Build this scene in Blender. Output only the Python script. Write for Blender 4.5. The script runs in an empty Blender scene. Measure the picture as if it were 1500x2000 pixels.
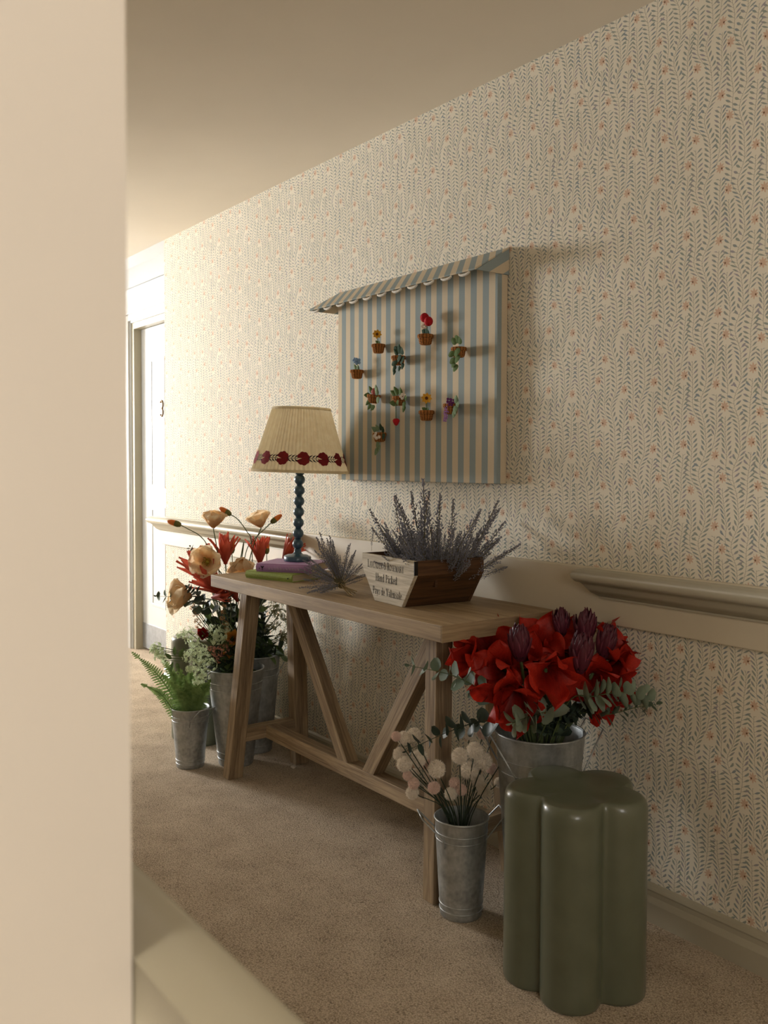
import bpy, math, random
from mathutils import Matrix, Vector
from math import sin, cos, pi, radians, sqrt, atan2
random.seed(7)
SC = bpy.context.scene
COL = SC.collection

# ------------------------------------------------------------------ camera
F, YAW, PITCH, ROLL, CY = 1779.63, radians(53.4296), radians(2.1634), radians(0.1907), 974.76
CAM = Vector((0, -1.965, 1.2))
FWD = Vector((-sin(YAW) * cos(PITCH), cos(YAW) * cos(PITCH), -sin(PITCH)))
_r = Vector((cos(YAW), sin(YAW), 0)); _u = _r.cross(FWD)
RGT = _r * cos(ROLL) + _u * sin(ROLL); UPV = -_r * sin(ROLL) + _u * cos(ROLL)
cd = bpy.data.cameras.new('camera'); cam = bpy.data.objects.new('camera', cd); COL.objects.link(cam)
cd.sensor_fit = 'HORIZONTAL'; cd.sensor_width = 36; cd.lens = F / 1500 * 36
cd.shift_y = -(1000 - CY) / 1500
cd.clip_start = .02
cam.matrix_world = Matrix(((RGT.x, UPV.x, -FWD.x, CAM.x), (RGT.y, UPV.y, -FWD.y, CAM.y), (RGT.z, UPV.z, -FWD.z, CAM.z), (0, 0, 0, 1)))
cd.dof.use_dof = True; cd.dof.focus_distance = 2.75; cd.dof.aperture_fstop = 10
SC.camera = cam

# ------------------------------------------------------------------ world, window and fill light, exposure
wd = bpy.data.worlds.new('world'); SC.world = wd; wd.use_nodes = True
wd.node_tree.nodes['Background'].inputs[0].default_value = (1, .93, .82, 1)
wd.node_tree.nodes['Background'].inputs[1].default_value = .5


def area(name, loc, target, sx, sy, power, col):
    l = bpy.data.lights.new(name, 'AREA'); l.shape = 'RECTANGLE'; l.size = sx; l.size_y = sy
    l.energy = power; l.color = col
    o = bpy.data.objects.new(name, l); COL.objects.link(o); o.location = loc
    o.rotation_euler = (Vector(target) - Vector(loc)).to_track_quat('-Z', 'Y').to_euler()
    return o


area('daylight_landing_window', (-11.0, -3.2, 1.75), (-3.2, 0, 1.3), 1.6, 1.5, 500, (.97, .985, 1))
area('corridor_fill_light', (-5.55, -1.93, 1.45), (-5.2, 0, 1.75), 1.2, 1.3, 17, (.98, .985, 1))  # unseen fill light, added to brighten the far floor, door and ceiling
area('daylight_lobby_window', (-.1, -3.16, 1.6), (-.1, 0, 1.35), .45, 1.2, 12, (1, .94, .84))
area('lobby_side_fill_light', (2.46, -2.55, 1.75), (-.5, -2.2, 1.6), 1.0, 1.1, 15, (1, .96, .91))  # unseen light added to brighten the pier while sparing the papered wall
SC.view_settings.view_transform = 'Standard'; SC.view_settings.look = 'None'
SC.view_settings.gamma = 1; SC.view_settings.use_curve_mapping = False
SC.view_settings.exposure = 0.68
SC.cycles.max_bounces = 5; SC.cycles.diffuse_bounces = 4; SC.cycles.glossy_bounces = 3; SC.cycles.use_adaptive_sampling = True; SC.cycles.adaptive_threshold = .08; SC.cycles.transparent_max_bounces = 8


# ------------------------------------------------------------------ placing helpers: photo point + real distance -> world point
def ray(px, py): return RGT * ((px - 750) / F) - UPV * ((py - CY) / F) + FWD
def at_y(px, py, y): d = ray(px, py); return CAM + d * ((y - CAM.y) / d.y)
def at_x(px, py, x): d = ray(px, py); return CAM + d * ((x - CAM.x) / d.x)
def at_z(px, py, z): d = ray(px, py); return CAM + d * ((z - CAM.z) / d.z)
def at_d(px, py, dep): return CAM + ray(px, py) * dep


# ------------------------------------------------------------------ materials
def lin(c):
    return tuple(((v / 255) / 12.92 if v / 255 < .04045 else ((v / 255 + .055) / 1.055) ** 2.4) for v in c) + (1,)


MATS = {}


def new_mat(name):
    m = bpy.data.materials.new(name); m.use_nodes = True; MATS[name] = m
    nt = m.node_tree; b = nt.nodes['Principled BSDF']
    return m, nt, b


class X:
    """small expression layer over Math nodes"""
    nt = None
    def __init__(s, sock): s.s = sock
    @staticmethod
    def m(op, *a):
        n = X.nt.nodes.new('ShaderNodeMath'); n.operation = op
        for i, v in enumerate(a):
            if isinstance(v, X): X.nt.links.new(v.s, n.inputs[i])
            else: n.inputs[i].default_value = v
        return X(n.outputs[0])
    def __add__(s, o): return X.m('ADD', s, o)
    __radd__ = __add__
    def __sub__(s, o): return X.m('SUBTRACT', s, o)
    def __rsub__(s, o): return X.m('SUBTRACT', o, s)
    def __mul__(s, o): return X.m('MULTIPLY', s, o)
    __rmul__ = __mul__
    def __truediv__(s, o): return X.m('DIVIDE', s, o)
    def lt(s, o): return X.m('LESS_THAN', s, o)
    def gt(s, o): return X.m('GREATER_THAN', s, o)
    def abs(s): return X.m('ABSOLUTE', s)
    def fr(s): return X.m('FRACT', s)
    def fl(s): return X.m('FLOOR', s)
    def sin(s): return X.m('SINE', s)
    def cos(s): return X.m('COSINE', s)
    def mx(s, o): return X.m('MAXIMUM', s, o)
    def mn(s, o): return X.m('MINIMUM', s, o)
    def step(s, a, b):      # smooth 0..1 from a to b
        n = X.nt.nodes.new('ShaderNodeMapRange'); n.interpolation_type = 'SMOOTHSTEP'
        X.nt.links.new(s.s, n.inputs[0]); n.inputs[1].default_value = a; n.inputs[2].default_value = b
        return X(n.outputs[0])


def coords(nt, kind='Object'):
    tc = nt.nodes.new('ShaderNodeTexCoord'); sp = nt.nodes.new('ShaderNodeSeparateXYZ')
    nt.links.new(tc.outputs[kind], sp.inputs[0])
    return tc.outputs[kind], X(sp.outputs[0]), X(sp.outputs[1]), X(sp.outputs[2])


def noise(nt, vec, scale, detail=3, stretch=(1, 1, 1), rough=.5, dist=0.):
    mp = nt.nodes.new('ShaderNodeMapping'); mp.inputs['Scale'].default_value = stretch; nt.links.new(vec, mp.inputs[0])
    n = nt.nodes.new('ShaderNodeTexNoise'); n.inputs['Scale'].default_value = scale; n.inputs['Detail'].default_value = detail
    n.inputs['Roughness'].default_value = rough; n.inputs['Distortion'].default_value = dist
    nt.links.new(mp.outputs[0], n.inputs['Vector'])
    return n.outputs[0]


def ramp(nt, fac, stops):
    r = nt.nodes.new('ShaderNodeValToRGB'); e = r.color_ramp.elements
    while len(e) < len(stops): e.new(.5)
    for k, (p, c) in enumerate(stops): e[k].position = p; e[k].color = lin(c)
    nt.links.new(fac.s if isinstance(fac, X) else fac, r.inputs[0])
    return r.outputs[0]


def mix(nt, fac, a, b):
    n = nt.nodes.new('ShaderNodeMix'); n.data_type = 'RGBA'
    for i, v in ((0, fac), (6, a), (7, b)):
        if isinstance(v, X): nt.links.new(v.s, n.inputs[i])
        elif isinstance(v, (tuple, float, int)): n.inputs[i].default_value = v
        else: nt.links.new(v, n.inputs[i])
    return n.outputs[2]


def bump(nt, b, h, strength, dist=.001):
    n = nt.nodes.new('ShaderNodeBump'); n.inputs['Strength'].default_value = strength; n.inputs['Distance'].default_value = dist
    nt.links.new(h.s if isinstance(h, X) else h, n.inputs['Height']); nt.links.new(n.outputs[0], b.inputs['Normal'])


def simple(name, c1, c2=None, rough=.6, scale=30, metal=0., spec=.4, bmp=0., bscale=None, trans=0., coat=0., vary=0., stretch=(1, 1, 1)):
    m, nt, b = new_mat(name); X.nt = nt
    vec = coords(nt)[0]
    c2 = c2 or tuple(int(v * .85) for v in c1)
    col = ramp(nt, noise(nt, vec, scale, 3, stretch), [(.3, c2), (.7, c1)])
    if vary:
        oi = nt.nodes.new('ShaderNodeObjectInfo'); hs = nt.nodes.new('ShaderNodeHueSaturation')
        r = X(oi.outputs['Random'])
        nt.links.new((r * vary + (1 - vary * .5)).s, hs.inputs['Value']); nt.links.new(col, hs.inputs['Color']); col = hs.outputs[0]
    nt.links.new(col, b.inputs['Base Color'])
    b.inputs['Roughness'].default_value = rough; b.inputs['Metallic'].default_value = metal
    b.inputs['Specular IOR Level'].default_value = spec; b.inputs['Coat Weight'].default_value = coat
    if bmp: bump(nt, b, noise(nt, vec, bscale or scale * 4, 4), bmp)
    if trans:
        t = nt.nodes.new('ShaderNodeBsdfTranslucent'); nt.links.new(col, t.inputs[0])
        mx = nt.nodes.new('ShaderNodeMixShader'); mx.inputs[0].default_value = trans
        nt.links.new(b.outputs[0], mx.inputs[1]); nt.links.new(t.outputs[0], mx.inputs[2])
        nt.links.new(mx.outputs[0], nt.nodes['Material Output'].inputs[0])
    return m


def wood(name, dark, light, scale=1., rough=.6):
    m, nt, b = new_mat(name); X.nt = nt
    vec, x, y, z = coords(nt)
    n1 = X(noise(nt, vec, 1, 4, (3 * scale, 55 * scale, 55 * scale), .65, .6))
    n2 = X(noise(nt, vec, 1, 3, (8 * scale, 260 * scale, 260 * scale), .6))
    n3 = X(noise(nt, vec, 1, 2, (1.2, 6, 6)))
    g = n1 * .55 + n2 * .3 + n3 * .25
    nt.links.new(ramp(nt, g, [(.38, dark), (.52, tuple((a + c) // 2 for a, c in zip(dark, light))), (.66, light)]), b.inputs['Base Color'])
    b.inputs['Roughness'].default_value = rough; b.inputs['Specular IOR Level'].default_value = .3
    bump(nt, b, n1 * .6 + n2 * .5, .35, .0012)
    return m


def wallpaper():
    m, nt, b = new_mat('wallpaper'); X.nt = nt
    vec, x, y, z = coords(nt)
    S, P, RL = .0465, .174, .0124
    jit = X(noise(nt, vec, 11, 2)) - .5
    xx = x + jit * .011
    leaf = None; stem = None
    for k in (0, 1, -1):                   # 0: wavy main vines; 1 and -1: branches forking right and left off them
        u = (xx - .0175 * k) / (2 * S)
        lx = (u.fr() - .5) * (2 * S) + .0175 * k
        th = z * (2 * pi / P)
        wave = th.sin() * .0085 + (th * 2.0 + 1.).sin() * .0025
        if k:
            f = (z / P + (u.fl() * 2.4).sin() * .1 + (.5 if k < 0 else 0.)).fr()
            g = 1. - f
            wave = wave * g + (1. - g * g * g) * (.0352 * k)
        sx = lx - wave
        st = sx.abs().step(.00062, .0003)
        stem = st if stem is None else stem.mx(st)
        a = sx.abs(); side = sx.gt(0)
        if k:                              # no leaves on the inner side until the branch has left the vine
            inner = (1. - side) if k > 0 else side
            alive = f.gt(.16) * (1. - inner * f.lt(.42))
        row = z / RL + side * .47 + (u.fl() * 1.7)
        ang = (th + side * 2.2).sin() * .16 + (row.fl() * 12.9898).sin() * .17 + (.66 if k == 0 else .74)
        ca, sa = ang.cos(), ang.sin()
        v0 = row.fr() * RL
        for d in (0, 1):
            v = v0 + (d * RL) if d else v0
            t = a * ca + v * sa
            w = (v * ca - a * sa).abs()
            q = (t - .0048) / .0182
            shape = (q * (1 - q) * 4.).mx(0.) * .0024 * (.85 + q * .3)
            lf = (shape - w).step(-.0002, .0003) * q.gt(0) * q.lt(1)
            pet = w.step(.0005, .0002) * t.lt(.007)
            if k: lf = lf * alive; pet = pet * alive
            leaf = lf if leaf is None else leaf.mx(lf)
            stem = stem.mx(pet)
    # blossoms sit in the open pockets beside each fork, left and right in turn
    u = xx / (2 * S); fx = u.fl()
    r = (z / P + (fx * 2.4).sin() * .1 + .105) * 2.; fy = r.fl()
    th = z * (2 * pi / P)
    zig = (fy * pi).cos() * .0335 + th.sin() * .003
    dx = (u.fr() - .5) * (2 * S) - zig; dz = (r.fr() - .5) * (P / 2)
    rad = X.m('SQRT', dx * dx + dz * dz * .8)
    an = X.m('ARCTAN2', dz, dx)
    pr = ((an * 8.).cos() * .22 + .78) * .0118
    petals = (pr - rad).step(-.0004, .0006)
    sg = (fy * pi).cos()
    ex, ez = dx - sg * .0042, dz + .0022
    eye = X.m('SQRT', ex * ex + ez * ez).step(.0029, .0018)
    around = rad.step(.0118, .0132)
    tone = noise(nt, vec, 60, 1)
    leafc = ramp(nt, tone, [(.32, (134, 143, 147)), (.5, (147, 153, 137)), (.68, (157, 149, 153))])
    base = ramp(nt, noise(nt, vec, 5, 2), [(.3, (222, 213, 192)), (.7, (228, 219, 199))])
    c = mix(nt, stem * .85 * around, base, lin((128, 124, 104)))
    c = mix(nt, leaf * .95 * around, c, leafc)
    c = mix(nt, petals * .85, c, lin((206, 170, 142)))
    c = mix(nt, eye * .9, c, lin((104, 66, 40)))
    nt.links.new(c, b.inputs['Base Color'])
    b.inputs['Roughness'].default_value = .75; b.inputs['Specular IOR Level'].default_value = .2
    bump(nt, b, noise(nt, vec, 900, 2), .08, .0003)
    return m


def stripes(name, dx, dy, dz, off, period=.056, shift=0.):
    m, nt, b = new_mat(name); X.nt = nt
    vec, x, y, z = coords(nt)
    s = (x * dx + y * dy + z * dz + off) / period
    f = (s.fr() - .5).abs().step(.243, .257)          # 0 = blue in the middle of the period
    weave = X(noise(nt, vec, 1, 2, (700, 700, 1500)))
    c = mix(nt, f, lin((156, 167, 166)), lin((220, 203, 174)))
    wv = ramp(nt, weave, [(.3, (225, 225, 225)), (.7, (255, 255, 255))])
    mm = nt.nodes.new('ShaderNodeMix'); mm.data_type = 'RGBA'; mm.blend_type = 'MULTIPLY'; mm.inputs[0].default_value = 1
    nt.links.new(c, mm.inputs[6]); nt.links.new(wv, mm.inputs[7])
    nt.links.new(mm.outputs[2], b.inputs['Base Color']); b.inputs['Roughness'].default_value = .9
    b.inputs['Specular IOR Level'].default_value = .15
    bump(nt, b, weave, .25, .0004)
    return m


def carpet():
    m, nt, b = new_mat('carpet'); X.nt = nt
    vec, x, y, z = coords(nt)
    n1 = X(noise(nt, vec, 230, 4, rough=.7)); n2 = X(noise(nt, vec, 9, 3)); n3 = X(noise(nt, vec, 520, 2))
    v = nt.nodes.new('ShaderNodeTexVoronoi'); v.inputs['Scale'].default_value = 240; nt.links.new(vec, v.inputs['Vector'])
    g = n1 * .55 + n3 * .3 + n2 * .2 - X(v.outputs[0]) * .25
    nt.links.new(ramp(nt, g, [(.20, (112, 96, 76)), (.37, (188, 168, 142)), (.54, (230, 213, 188))]), b.inputs['Base Color'])
    b.inputs['Roughness'].default_value = 1; b.inputs['Specular IOR Level'].default_value = .05
    b.inputs['Sheen Weight'].default_value = .15
    bump(nt, b, n1 * .6 + n3 * .3 + n2 * .15 - X(v.outputs[0]) * .5, .9, .006)
    return m


def galvanised():
    m, nt, b = new_mat('galvanised_metal'); X.nt = nt
    vec = coords(nt)[0]
    n1 = X(noise(nt, vec, 22, 5, rough=.65)); n2 = X(noise(nt, vec, 90, 3))
    nt.links.new(ramp(nt, n1 * .7 + n2 * .3, [(.35, (146, 149, 148)), (.65, (190, 193, 191))]), b.inputs['Base Color'])
    b.inputs['Metallic'].default_value = .6
    nt.links.new((n1 * .35 + .28).s, b.inputs['Roughness'])
    bump(nt, b, n2, .1, .0006)
    return m


def crochet(name, c):
    m, nt, b = new_mat(name); X.nt = nt
    vec, x, y, z = coords(nt)
    an = X.m('ARCTAN2', y, x)
    h = (an * 14.).sin() * .5 + (z * 1300.).sin() * .5
    nt.links.new(ramp(nt, h * .5 + .5, [(.15, tuple(int(v * .5) for v in c)), (.6, c)]), b.inputs['Base Color'])
    b.inputs['Roughness'].default_value = .95; b.inputs['Specular IOR Level'].default_value = .1
    bump(nt, b, h, .8, .002)
    return m


def edge_petal(name, base, edge, half, rough=.5):
    m, nt, b = new_mat(name); X.nt = nt
    vec, x, y, z = coords(nt)
    st = X(noise(nt, vec, 1, 2, (900, 900, 40)))
    f = x.abs().step(half * .6, half) * .5 + st * .16
    nt.links.new(mix(nt, f, lin(base), lin(edge)), b.inputs['Base Color'])
    b.inputs['Roughness'].default_value = rough; b.inputs['Specular IOR Level'].default_value = .35
    return m


def petal_mat(name, base, tip, rough=.55, trans=.3, zlo=0., zhi=.05, streak=1.):
    m, nt, b = new_mat(name); X.nt = nt
    vec, x, y, z = coords(nt)
    st = X(noise(nt, vec, 1, 3, (260 * streak, 260 * streak, 18)))
    f = z.step(zlo, zhi) * .5 + st * .7 - .2 + x.abs().step(zhi * .15, zhi * .4) * .3
    col = mix(nt, f, lin(base), lin(tip))
    nt.links.new(col, b.inputs['Base Color']); b.inputs['Roughness'].default_value = rough
    b.inputs['Specular IOR Level'].default_value = .3
    t = nt.nodes.new('ShaderNodeBsdfTranslucent'); nt.links.new(col, t.inputs[0])
    mx = nt.nodes.new('ShaderNodeMixShader'); mx.inputs[0].default_value = trans
    nt.links.new(b.outputs[0], mx.inputs[1]); nt.links.new(t.outputs[0], mx.inputs[2])
    nt.links.new(mx.outputs[0], nt.nodes['Material Output'].inputs[0])
    bump(nt, b, st, .3, .001)
    return m


WALLPAPER = wallpaper()
CARPET = carpet()
GALV = galvanised()
PAINT = simple('cream_paint', (221, 212, 200), (216, 207, 195), .55, 3)
CEIL = simple('ceiling_paint', (236, 227, 211), (231, 222, 206), .8, 2)
TRIM = simple('grey_green_trim_paint', (176, 168, 146), (170, 162, 140), .35, 4, spec=.5)
PALE = simple('rail_board_paint', (206, 194, 170), (200, 188, 164), .5, 4)
WHITE = simple('white_gloss_paint', (190, 192, 190), (185, 187, 185), .3, 4, spec=.5)
STEEL = simple('brushed_kick_plate', (170, 174, 178), (150, 154, 158), .35, 40, metal=.8)
BRASS = simple('brass_numeral', (116, 86, 44), None, .4, 30, metal=.3)
OAK = wood('oak', (98, 80, 60), (180, 157, 124))
OAKTOP = wood('oak_top', (122, 102, 78), (178, 154, 120))
DARKWOOD = wood('dark_stained_wood', (42, 28, 18), (96, 66, 40), 1.2, .5)
PALEWOOD = wood('pale_washed_wood', (150, 136, 112), (214, 202, 178), 1.2, .7)
STOOLG = simple('olive_glaze', (100, 104, 85), (92, 96, 77), .3, 14, spec=.5, coat=.3)


# ------------------------------------------------------------------ mesh helpers
class MB:
    def __init__(s): s.V = []; s.F = []
    def add(s, V, Fs):
        o = len(s.V); s.V += [Vector(v) for v in V]; s.F += [tuple(i + o for i in f) for f in Fs]; return s
    def hexa(s, b4, t4):
        return s.add(list(b4) + list(t4), [(3, 2, 1, 0), (4, 5, 6, 7), (0, 1, 5, 4), (1, 2, 6, 5), (2, 3, 7, 6), (3, 0, 4, 7)])
    def box(s, a, b):
        (x0, y0, z0), (x1, y1, z1) = a, b
        return s.hexa([(x0, y0, z0), (x1, y0, z0), (x1, y1, z0), (x0, y1, z0)], [(x0, y0, z1), (x1, y0, z1), (x1, y1, z1), (x0, y1, z1)])
    def tube(s, path, rad, n=6, cap=True):
        P = [Vector(p) for p in path]; k = len(P)
        R = rad if isinstance(rad, (list, tuple)) else [rad] * k
        V = []; Fs = []; ref = None
        for i in range(k):
            t = (P[min(i + 1, k - 1)] - P[max(i - 1, 0)])
            t = t.normalized() if t.length > 1e-9 else Vector((0, 0, 1))
            if ref is None: ref = t.orthogonal().normalized()
            ref = (ref - t * ref.dot(t)); ref = ref.normalized() if ref.length > 1e-6 else t.orthogonal().normalized()
            b = t.cross(ref)
            for j in range(n):
                a = 2 * pi * j / n; V.append(P[i] + (ref * cos(a) + b * sin(a)) * R[i])
        for i in range(k - 1):
            for j in range(n):
                j2 = (j + 1) % n; Fs.append((i * n + j, i * n + j2, (i + 1) * n + j2, (i + 1) * n + j))
        if cap: Fs += [tuple(range(n - 1, -1, -1)), tuple((k - 1) * n + j for j in range(n))]
        return s.add(V, Fs)
    def lathe(s, prof, n=32, c=(0, 0, 0), closed=False):
        V = []; Fs = []; c = Vector(c); k = len(prof)
        for r, z in prof:
            for j in range(n): a = 2 * pi * j / n; V.append(c + Vector((r * cos(a), r * sin(a), z)))
        for i in range(k - 1 + (1 if closed else 0)):
            i2 = (i + 1) % k
            for j in range(n):
                j2 = (j + 1) % n; Fs.append((i * n + j, i * n + j2, i2 * n + j2, i2 * n + j))
        if not closed:
            if prof[0][0] > 1e-6: Fs.append(tuple(range(n - 1, -1, -1)))
            if prof[-1][0] > 1e-6: Fs.append(tuple((k - 1) * n + j for j in range(n)))
        return s.add(V, Fs)
    def ring(s, R, r, z, c=(0, 0, 0), n=32, m=6):
        return s.lathe([(R + r * cos(2 * pi * j / m), z + r * sin(2 * pi * j / m)) for j in range(m)], n, c, True)
    def ball(s, c, r, n=10, m=6, sz=1.):
        return s.lathe([(r * sin(pi * j / m), -r * cos(pi * j / m) * sz) for j in range(m + 1)], n, c)
    def prism(s, poly, f0, f1):
        k = len(poly)
        return s.add([f0(p) for p in poly] + [f1(p) for p in poly],
                     [tuple(range(k - 1, -1, -1)), tuple(range(k, 2 * k))] + [(i, (i + 1) % k, k + (i + 1) % k, k + i) for i in range(k)])
    def mesh(s, name, mat, smooth=False):
        me = bpy.data.meshes.new(name); me.from_pydata([tuple(v) for v in s.V], [], s.F); me.validate()
        if mat: me.materials.append(mat)
        if smooth: me.polygons.foreach_set('use_smooth', [True] * len(me.polygons))
        me.update(); return me
    def build(s, name, mat, parent=None, smooth=False, bevel=0., origin=None, frame=None):
        """verts are in world space; the object gets the parent's (or own) origin, or a full frame"""
        if frame is not None:
            inv = frame.inverted(); s.V = [inv @ v for v in s.V]
        else:
            o = Vector(origin) if origin is not None else (parent.matrix_world.translation if parent else Vector((0, 0, 0)))
            s.V = [v - o for v in s.V]
            frame = Matrix.Translation(o)
        ob = bpy.data.objects.new(name, s.mesh(name, mat, smooth)); COL.objects.link(ob)
        put(ob, frame, parent)
        if bevel:
            bv = ob.modifiers.new('bevel', 'BEVEL'); bv.width = bevel; bv.segments = 2; bv.limit_method = 'ANGLE'
        return ob


def put(ob, M, parent=None):
    if parent:
        ob.parent = parent; ob.matrix_local = WORLD[parent.name].inverted() @ M
    else: ob.matrix_local = M
    WORLD[ob.name] = M.copy()


WORLD = {}


def mw(o): return WORLD[o.name]


def tag(o, label, cat, group=None):
    o['label'] = label; o['category'] = cat
    if group: o['group'] = group
    return o


def thing(name, label, cat, M=(0, 0, 0), group=None):
    o = bpy.data.objects.new(name, None); COL.objects.link(o); o.empty_display_size = .05
    put(o, M if isinstance(M, Matrix) else Matrix.Translation(Vector(M)))
    return tag(o, label, cat, group)


def part(name, me, parent, M=None):
    """link a shared mesh under a thing; M is relative to the thing"""
    o = bpy.data.objects.new(name, me); COL.objects.link(o); o.parent = parent
    M = M if M is not None else Matrix.Identity(4)
    o.matrix_local = M; WORLD[o.name] = WORLD[parent.name] @ M
    return o


def struct(o): o['kind'] = 'structure'; return o


def frame(p, zdir, xhint=None, roll=0., s=1.):
    z = Vector(zdir).normalized()
    x = Vector(xhint) if xhint is not None else z.orthogonal()
    x = (x - z * x.dot(z)); x = x.normalized() if x.length > 1e-6 else z.orthogonal().normalized()
    y = z.cross(x); p = Vector(p)
    M = Matrix(((x.x, y.x, z.x, p.x), (x.y, y.y, z.y, p.y), (x.z, y.z, z.z, p.z), (0, 0, 0, 1)))
    return M @ Matrix.Rotation(roll, 4, 'Z') @ Matrix.Scale(s, 4)


def bez(pts, n=12):
    """smooth Catmull-Rom path through points"""
    P = [Vector(p) for p in pts]; P = [P[0] * 2 - P[1]] + P + [P[-1] * 2 - P[-2]]
    out = []
    for i in range(1, len(P) - 2):
        for k in range(n):
            t = k / n
            out.append(.5 * ((2 * P[i]) + (P[i + 1] - P[i - 1]) * t + (2 * P[i - 1] - 5 * P[i] + 4 * P[i + 1] - P[i + 2]) * t * t + (3 * P[i] - P[i - 1] - 3 * P[i + 1] + P[i + 2]) * t ** 3))
    out.append(P[-2]); return out


def rnd(a, b): return random.uniform(a, b)


def beam(name, b4, t4, mat, parent, bevel=.0015):
    """timber with its grain running from the b4 end to the t4 end"""
    B = sum((Vector(v) for v in b4), Vector()) / 4; T = sum((Vector(v) for v in t4), Vector()) / 4
    x = (T - B).normalized(); y = (Vector(b4[1]) - Vector(b4[0])); y = (y - x * y.dot(x)).normalized(); z = x.cross(y)
    fr = Matrix(((x.x, y.x, z.x, B.x), (x.y, y.y, z.y, B.y), (x.z, y.z, z.z, B.z), (0, 0, 0, 1)))
    return MB().hexa(b4, t4).build(name, mat, parent, bevel=bevel, frame=fr)


# ------------------------------------------------------------------ the place
WY = .022            # wallpapered wall plane
NW = -1.774          # corridor face of the near wall
H = 2.398
struct(MB().box((-12, -4.4, -.1), (2.6, .6, 0)).build('floor', CARPET))
struct(MB().box((-12, -4.4, H), (2.6, .6, H + .1)).build('ceiling', CEIL))
struct(MB().box((-4.665, WY, 0), (2.5, .6, H)).build('wall_back', WALLPAPER))
wa = MB().box((-12, .25, 0), (-5.70, .6, 2.33)); wa.box((-4.78, .25, 0), (-4.665, .6, 2.33)); wa.box((-5.70, .25, 2.1), (-4.78, .6, 2.33))
struct(wa.build('wall_alcove', WHITE))
struct(MB().box((-12, WY, 2.332), (-4.665, .6, H)).build('trim_1', WHITE))
struct(MB().box((-.7, -3.3, 0), (-.5, NW - .2, H)).build('wall_pier', PAINT))
struct(MB().box((-6.4, -4.4, 0), (-6.2, NW, H)).build('wall_landing', PAINT))
struct(MB().box((-12, -4.5, 0), (-6.4, -4.4, H)).build('wall_landing_side', PAINT))


def holed(name, ax, c0, c1, lo, hi, h0, h1, z0, z1, mat):
    m = MB()
    def bx(a, b, za, zb): m.box((c0, a, za), (c1, b, zb)) if ax == 'x' else m.box((a, c0, za), (b, c1, zb))
    bx(lo, h0, 0, H); bx(h1, hi, 0, H); bx(h0, h1, 0, z0); bx(h0, h1, z1, H)
    return struct(m.build(name, mat))


holed('wall_near', 'y', NW - .2, NW, -6.2, -.5, -6.15, -4.95, .8, 2.1, PAINT)
holed('wall_end', 'x', -12.1, -12, -4.5, .6, -4.05, -2.35, .95, 2.3, PAINT)
holed('wall_lobby', 'y', -3.3, -3.2, -.7, 2.6, -.33, .13, .95, 2.2, PAINT)
holed('wall_right', 'x', 2.5, 2.6, -3.3, .6, -3.05, -2.05, 1.2, 2.3, PAINT)


def window(name, x0, x1, z0, z1, y):
    m = MB(); t = .05
    m.box((x0, y - .05, z0), (x1, y, z0 + t)); m.box((x0, y - .05, z1 - t), (x1, y, z1))
    m.box((x0, y - .05, z0 + t), (x0 + t, y, z1 - t)); m.box((x1 - t, y - .05, z0 + t), (x1, y, z1 - t))
    w = struct(m.build(name, WHITE, bevel=.004))
    xm, zm = (x0 + x1) / 2, (z0 + z1) / 2
    MB().box((xm - .015, y - .04, z0 + t), (xm + .015, y - .01, z1 - t)).build('window_mullion', WHITE, w)
    MB().box((x0 + t, y - .04, zm - .015), (x1 - t, y - .01, zm + .015)).build('window_glazing_bar', WHITE, w)


window('window_1', -6.15, -4.95, .8, 2.1, NW - .02)  # out-of-view frame added around the corridor fill light
window('window_2', -.33, .13, .95, 2.2, -3.22)

# moulded baseboard
bp = [(0, 0), (-.02, 0), (-.02, .052), (-.016, .058), (-.011, .066), (-.011, .078), (-.013, .083), (-.009, .092), (-.002, .097), (0, .097)]
struct(MB().prism(bp, lambda p: (-4.665, WY + p[0] * 1.1, p[1]), lambda p: (2.5, WY + p[0] * 1.1, p[1])).build('baseboard_back', TRIM))
MBb = MB().box((-12, .232, 0), (-5.80, .25, .1)); MBb.box((-4.8, .232, 0), (-4.665, .25, .1))
struct(MBb.build('baseboard_alcove', WHITE))

# board and handrail along the wall
struct(MB().box((-4.672, .002, .766), (2.5, WY, .917)).build('trim_2', PALE, bevel=.003))
RAILP = [(0, .914), (.028, .917), (.05, .915), (.059, .909), (.063, .899), (.061, .889), (.053, .881), (.044, .878), (.038, .872), (.031, .862), (.023, .851), (.014, .845), (.008, .841), (.008, .836), (0, .836)]


def handrail(name, x0, x1, yb, sgn, label):
    """moulded rail with mitred returns; p is the reach out from the wall"""
    k = len(RAILP); V = []; Fs = []
    for st in range(4):
        for p, z in RAILP:
            x = x0 - p if st < 2 else x1 + p
            V.append((x, yb if st in (0, 3) else yb + sgn * p * (.88 if sgn > 0 else 1), z))
    for st in range(3):
        for i in range(k - 1): Fs.append((st * k + i, st * k + i + 1, (st + 1) * k + i + 1, (st + 1) * k + i))
    Fs += [(0, k - 1, 4 * k - 1, 3 * k)]
    m = MB().add(V, Fs)
    o = m.build(name, TRIM, smooth=True, origin=((x0 + x1) / 2, yb, .84))
    o.modifiers.new('edges', 'EDGE_SPLIT').split_angle = radians(50)
    return tag(o, label, 'handrail')


handrail('handrail', -4.675, -3.275, .002, -1, 'pale moulded handrail on the far wall behind the orange poppies')
handrail('handrail', -1.642, 2.4, .002, -1, 'grey-green moulded handrail above the red flowers at the right')
handrail('handrail', -3.2, .35, NW + .001, 1, 'blurred grey-green handrail in the bottom left foreground')
struct(MB().box((-3.2, NW + .001, .70), (.45, NW + .014, .836)).build('trim_3', PALE, bevel=.003))

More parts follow.
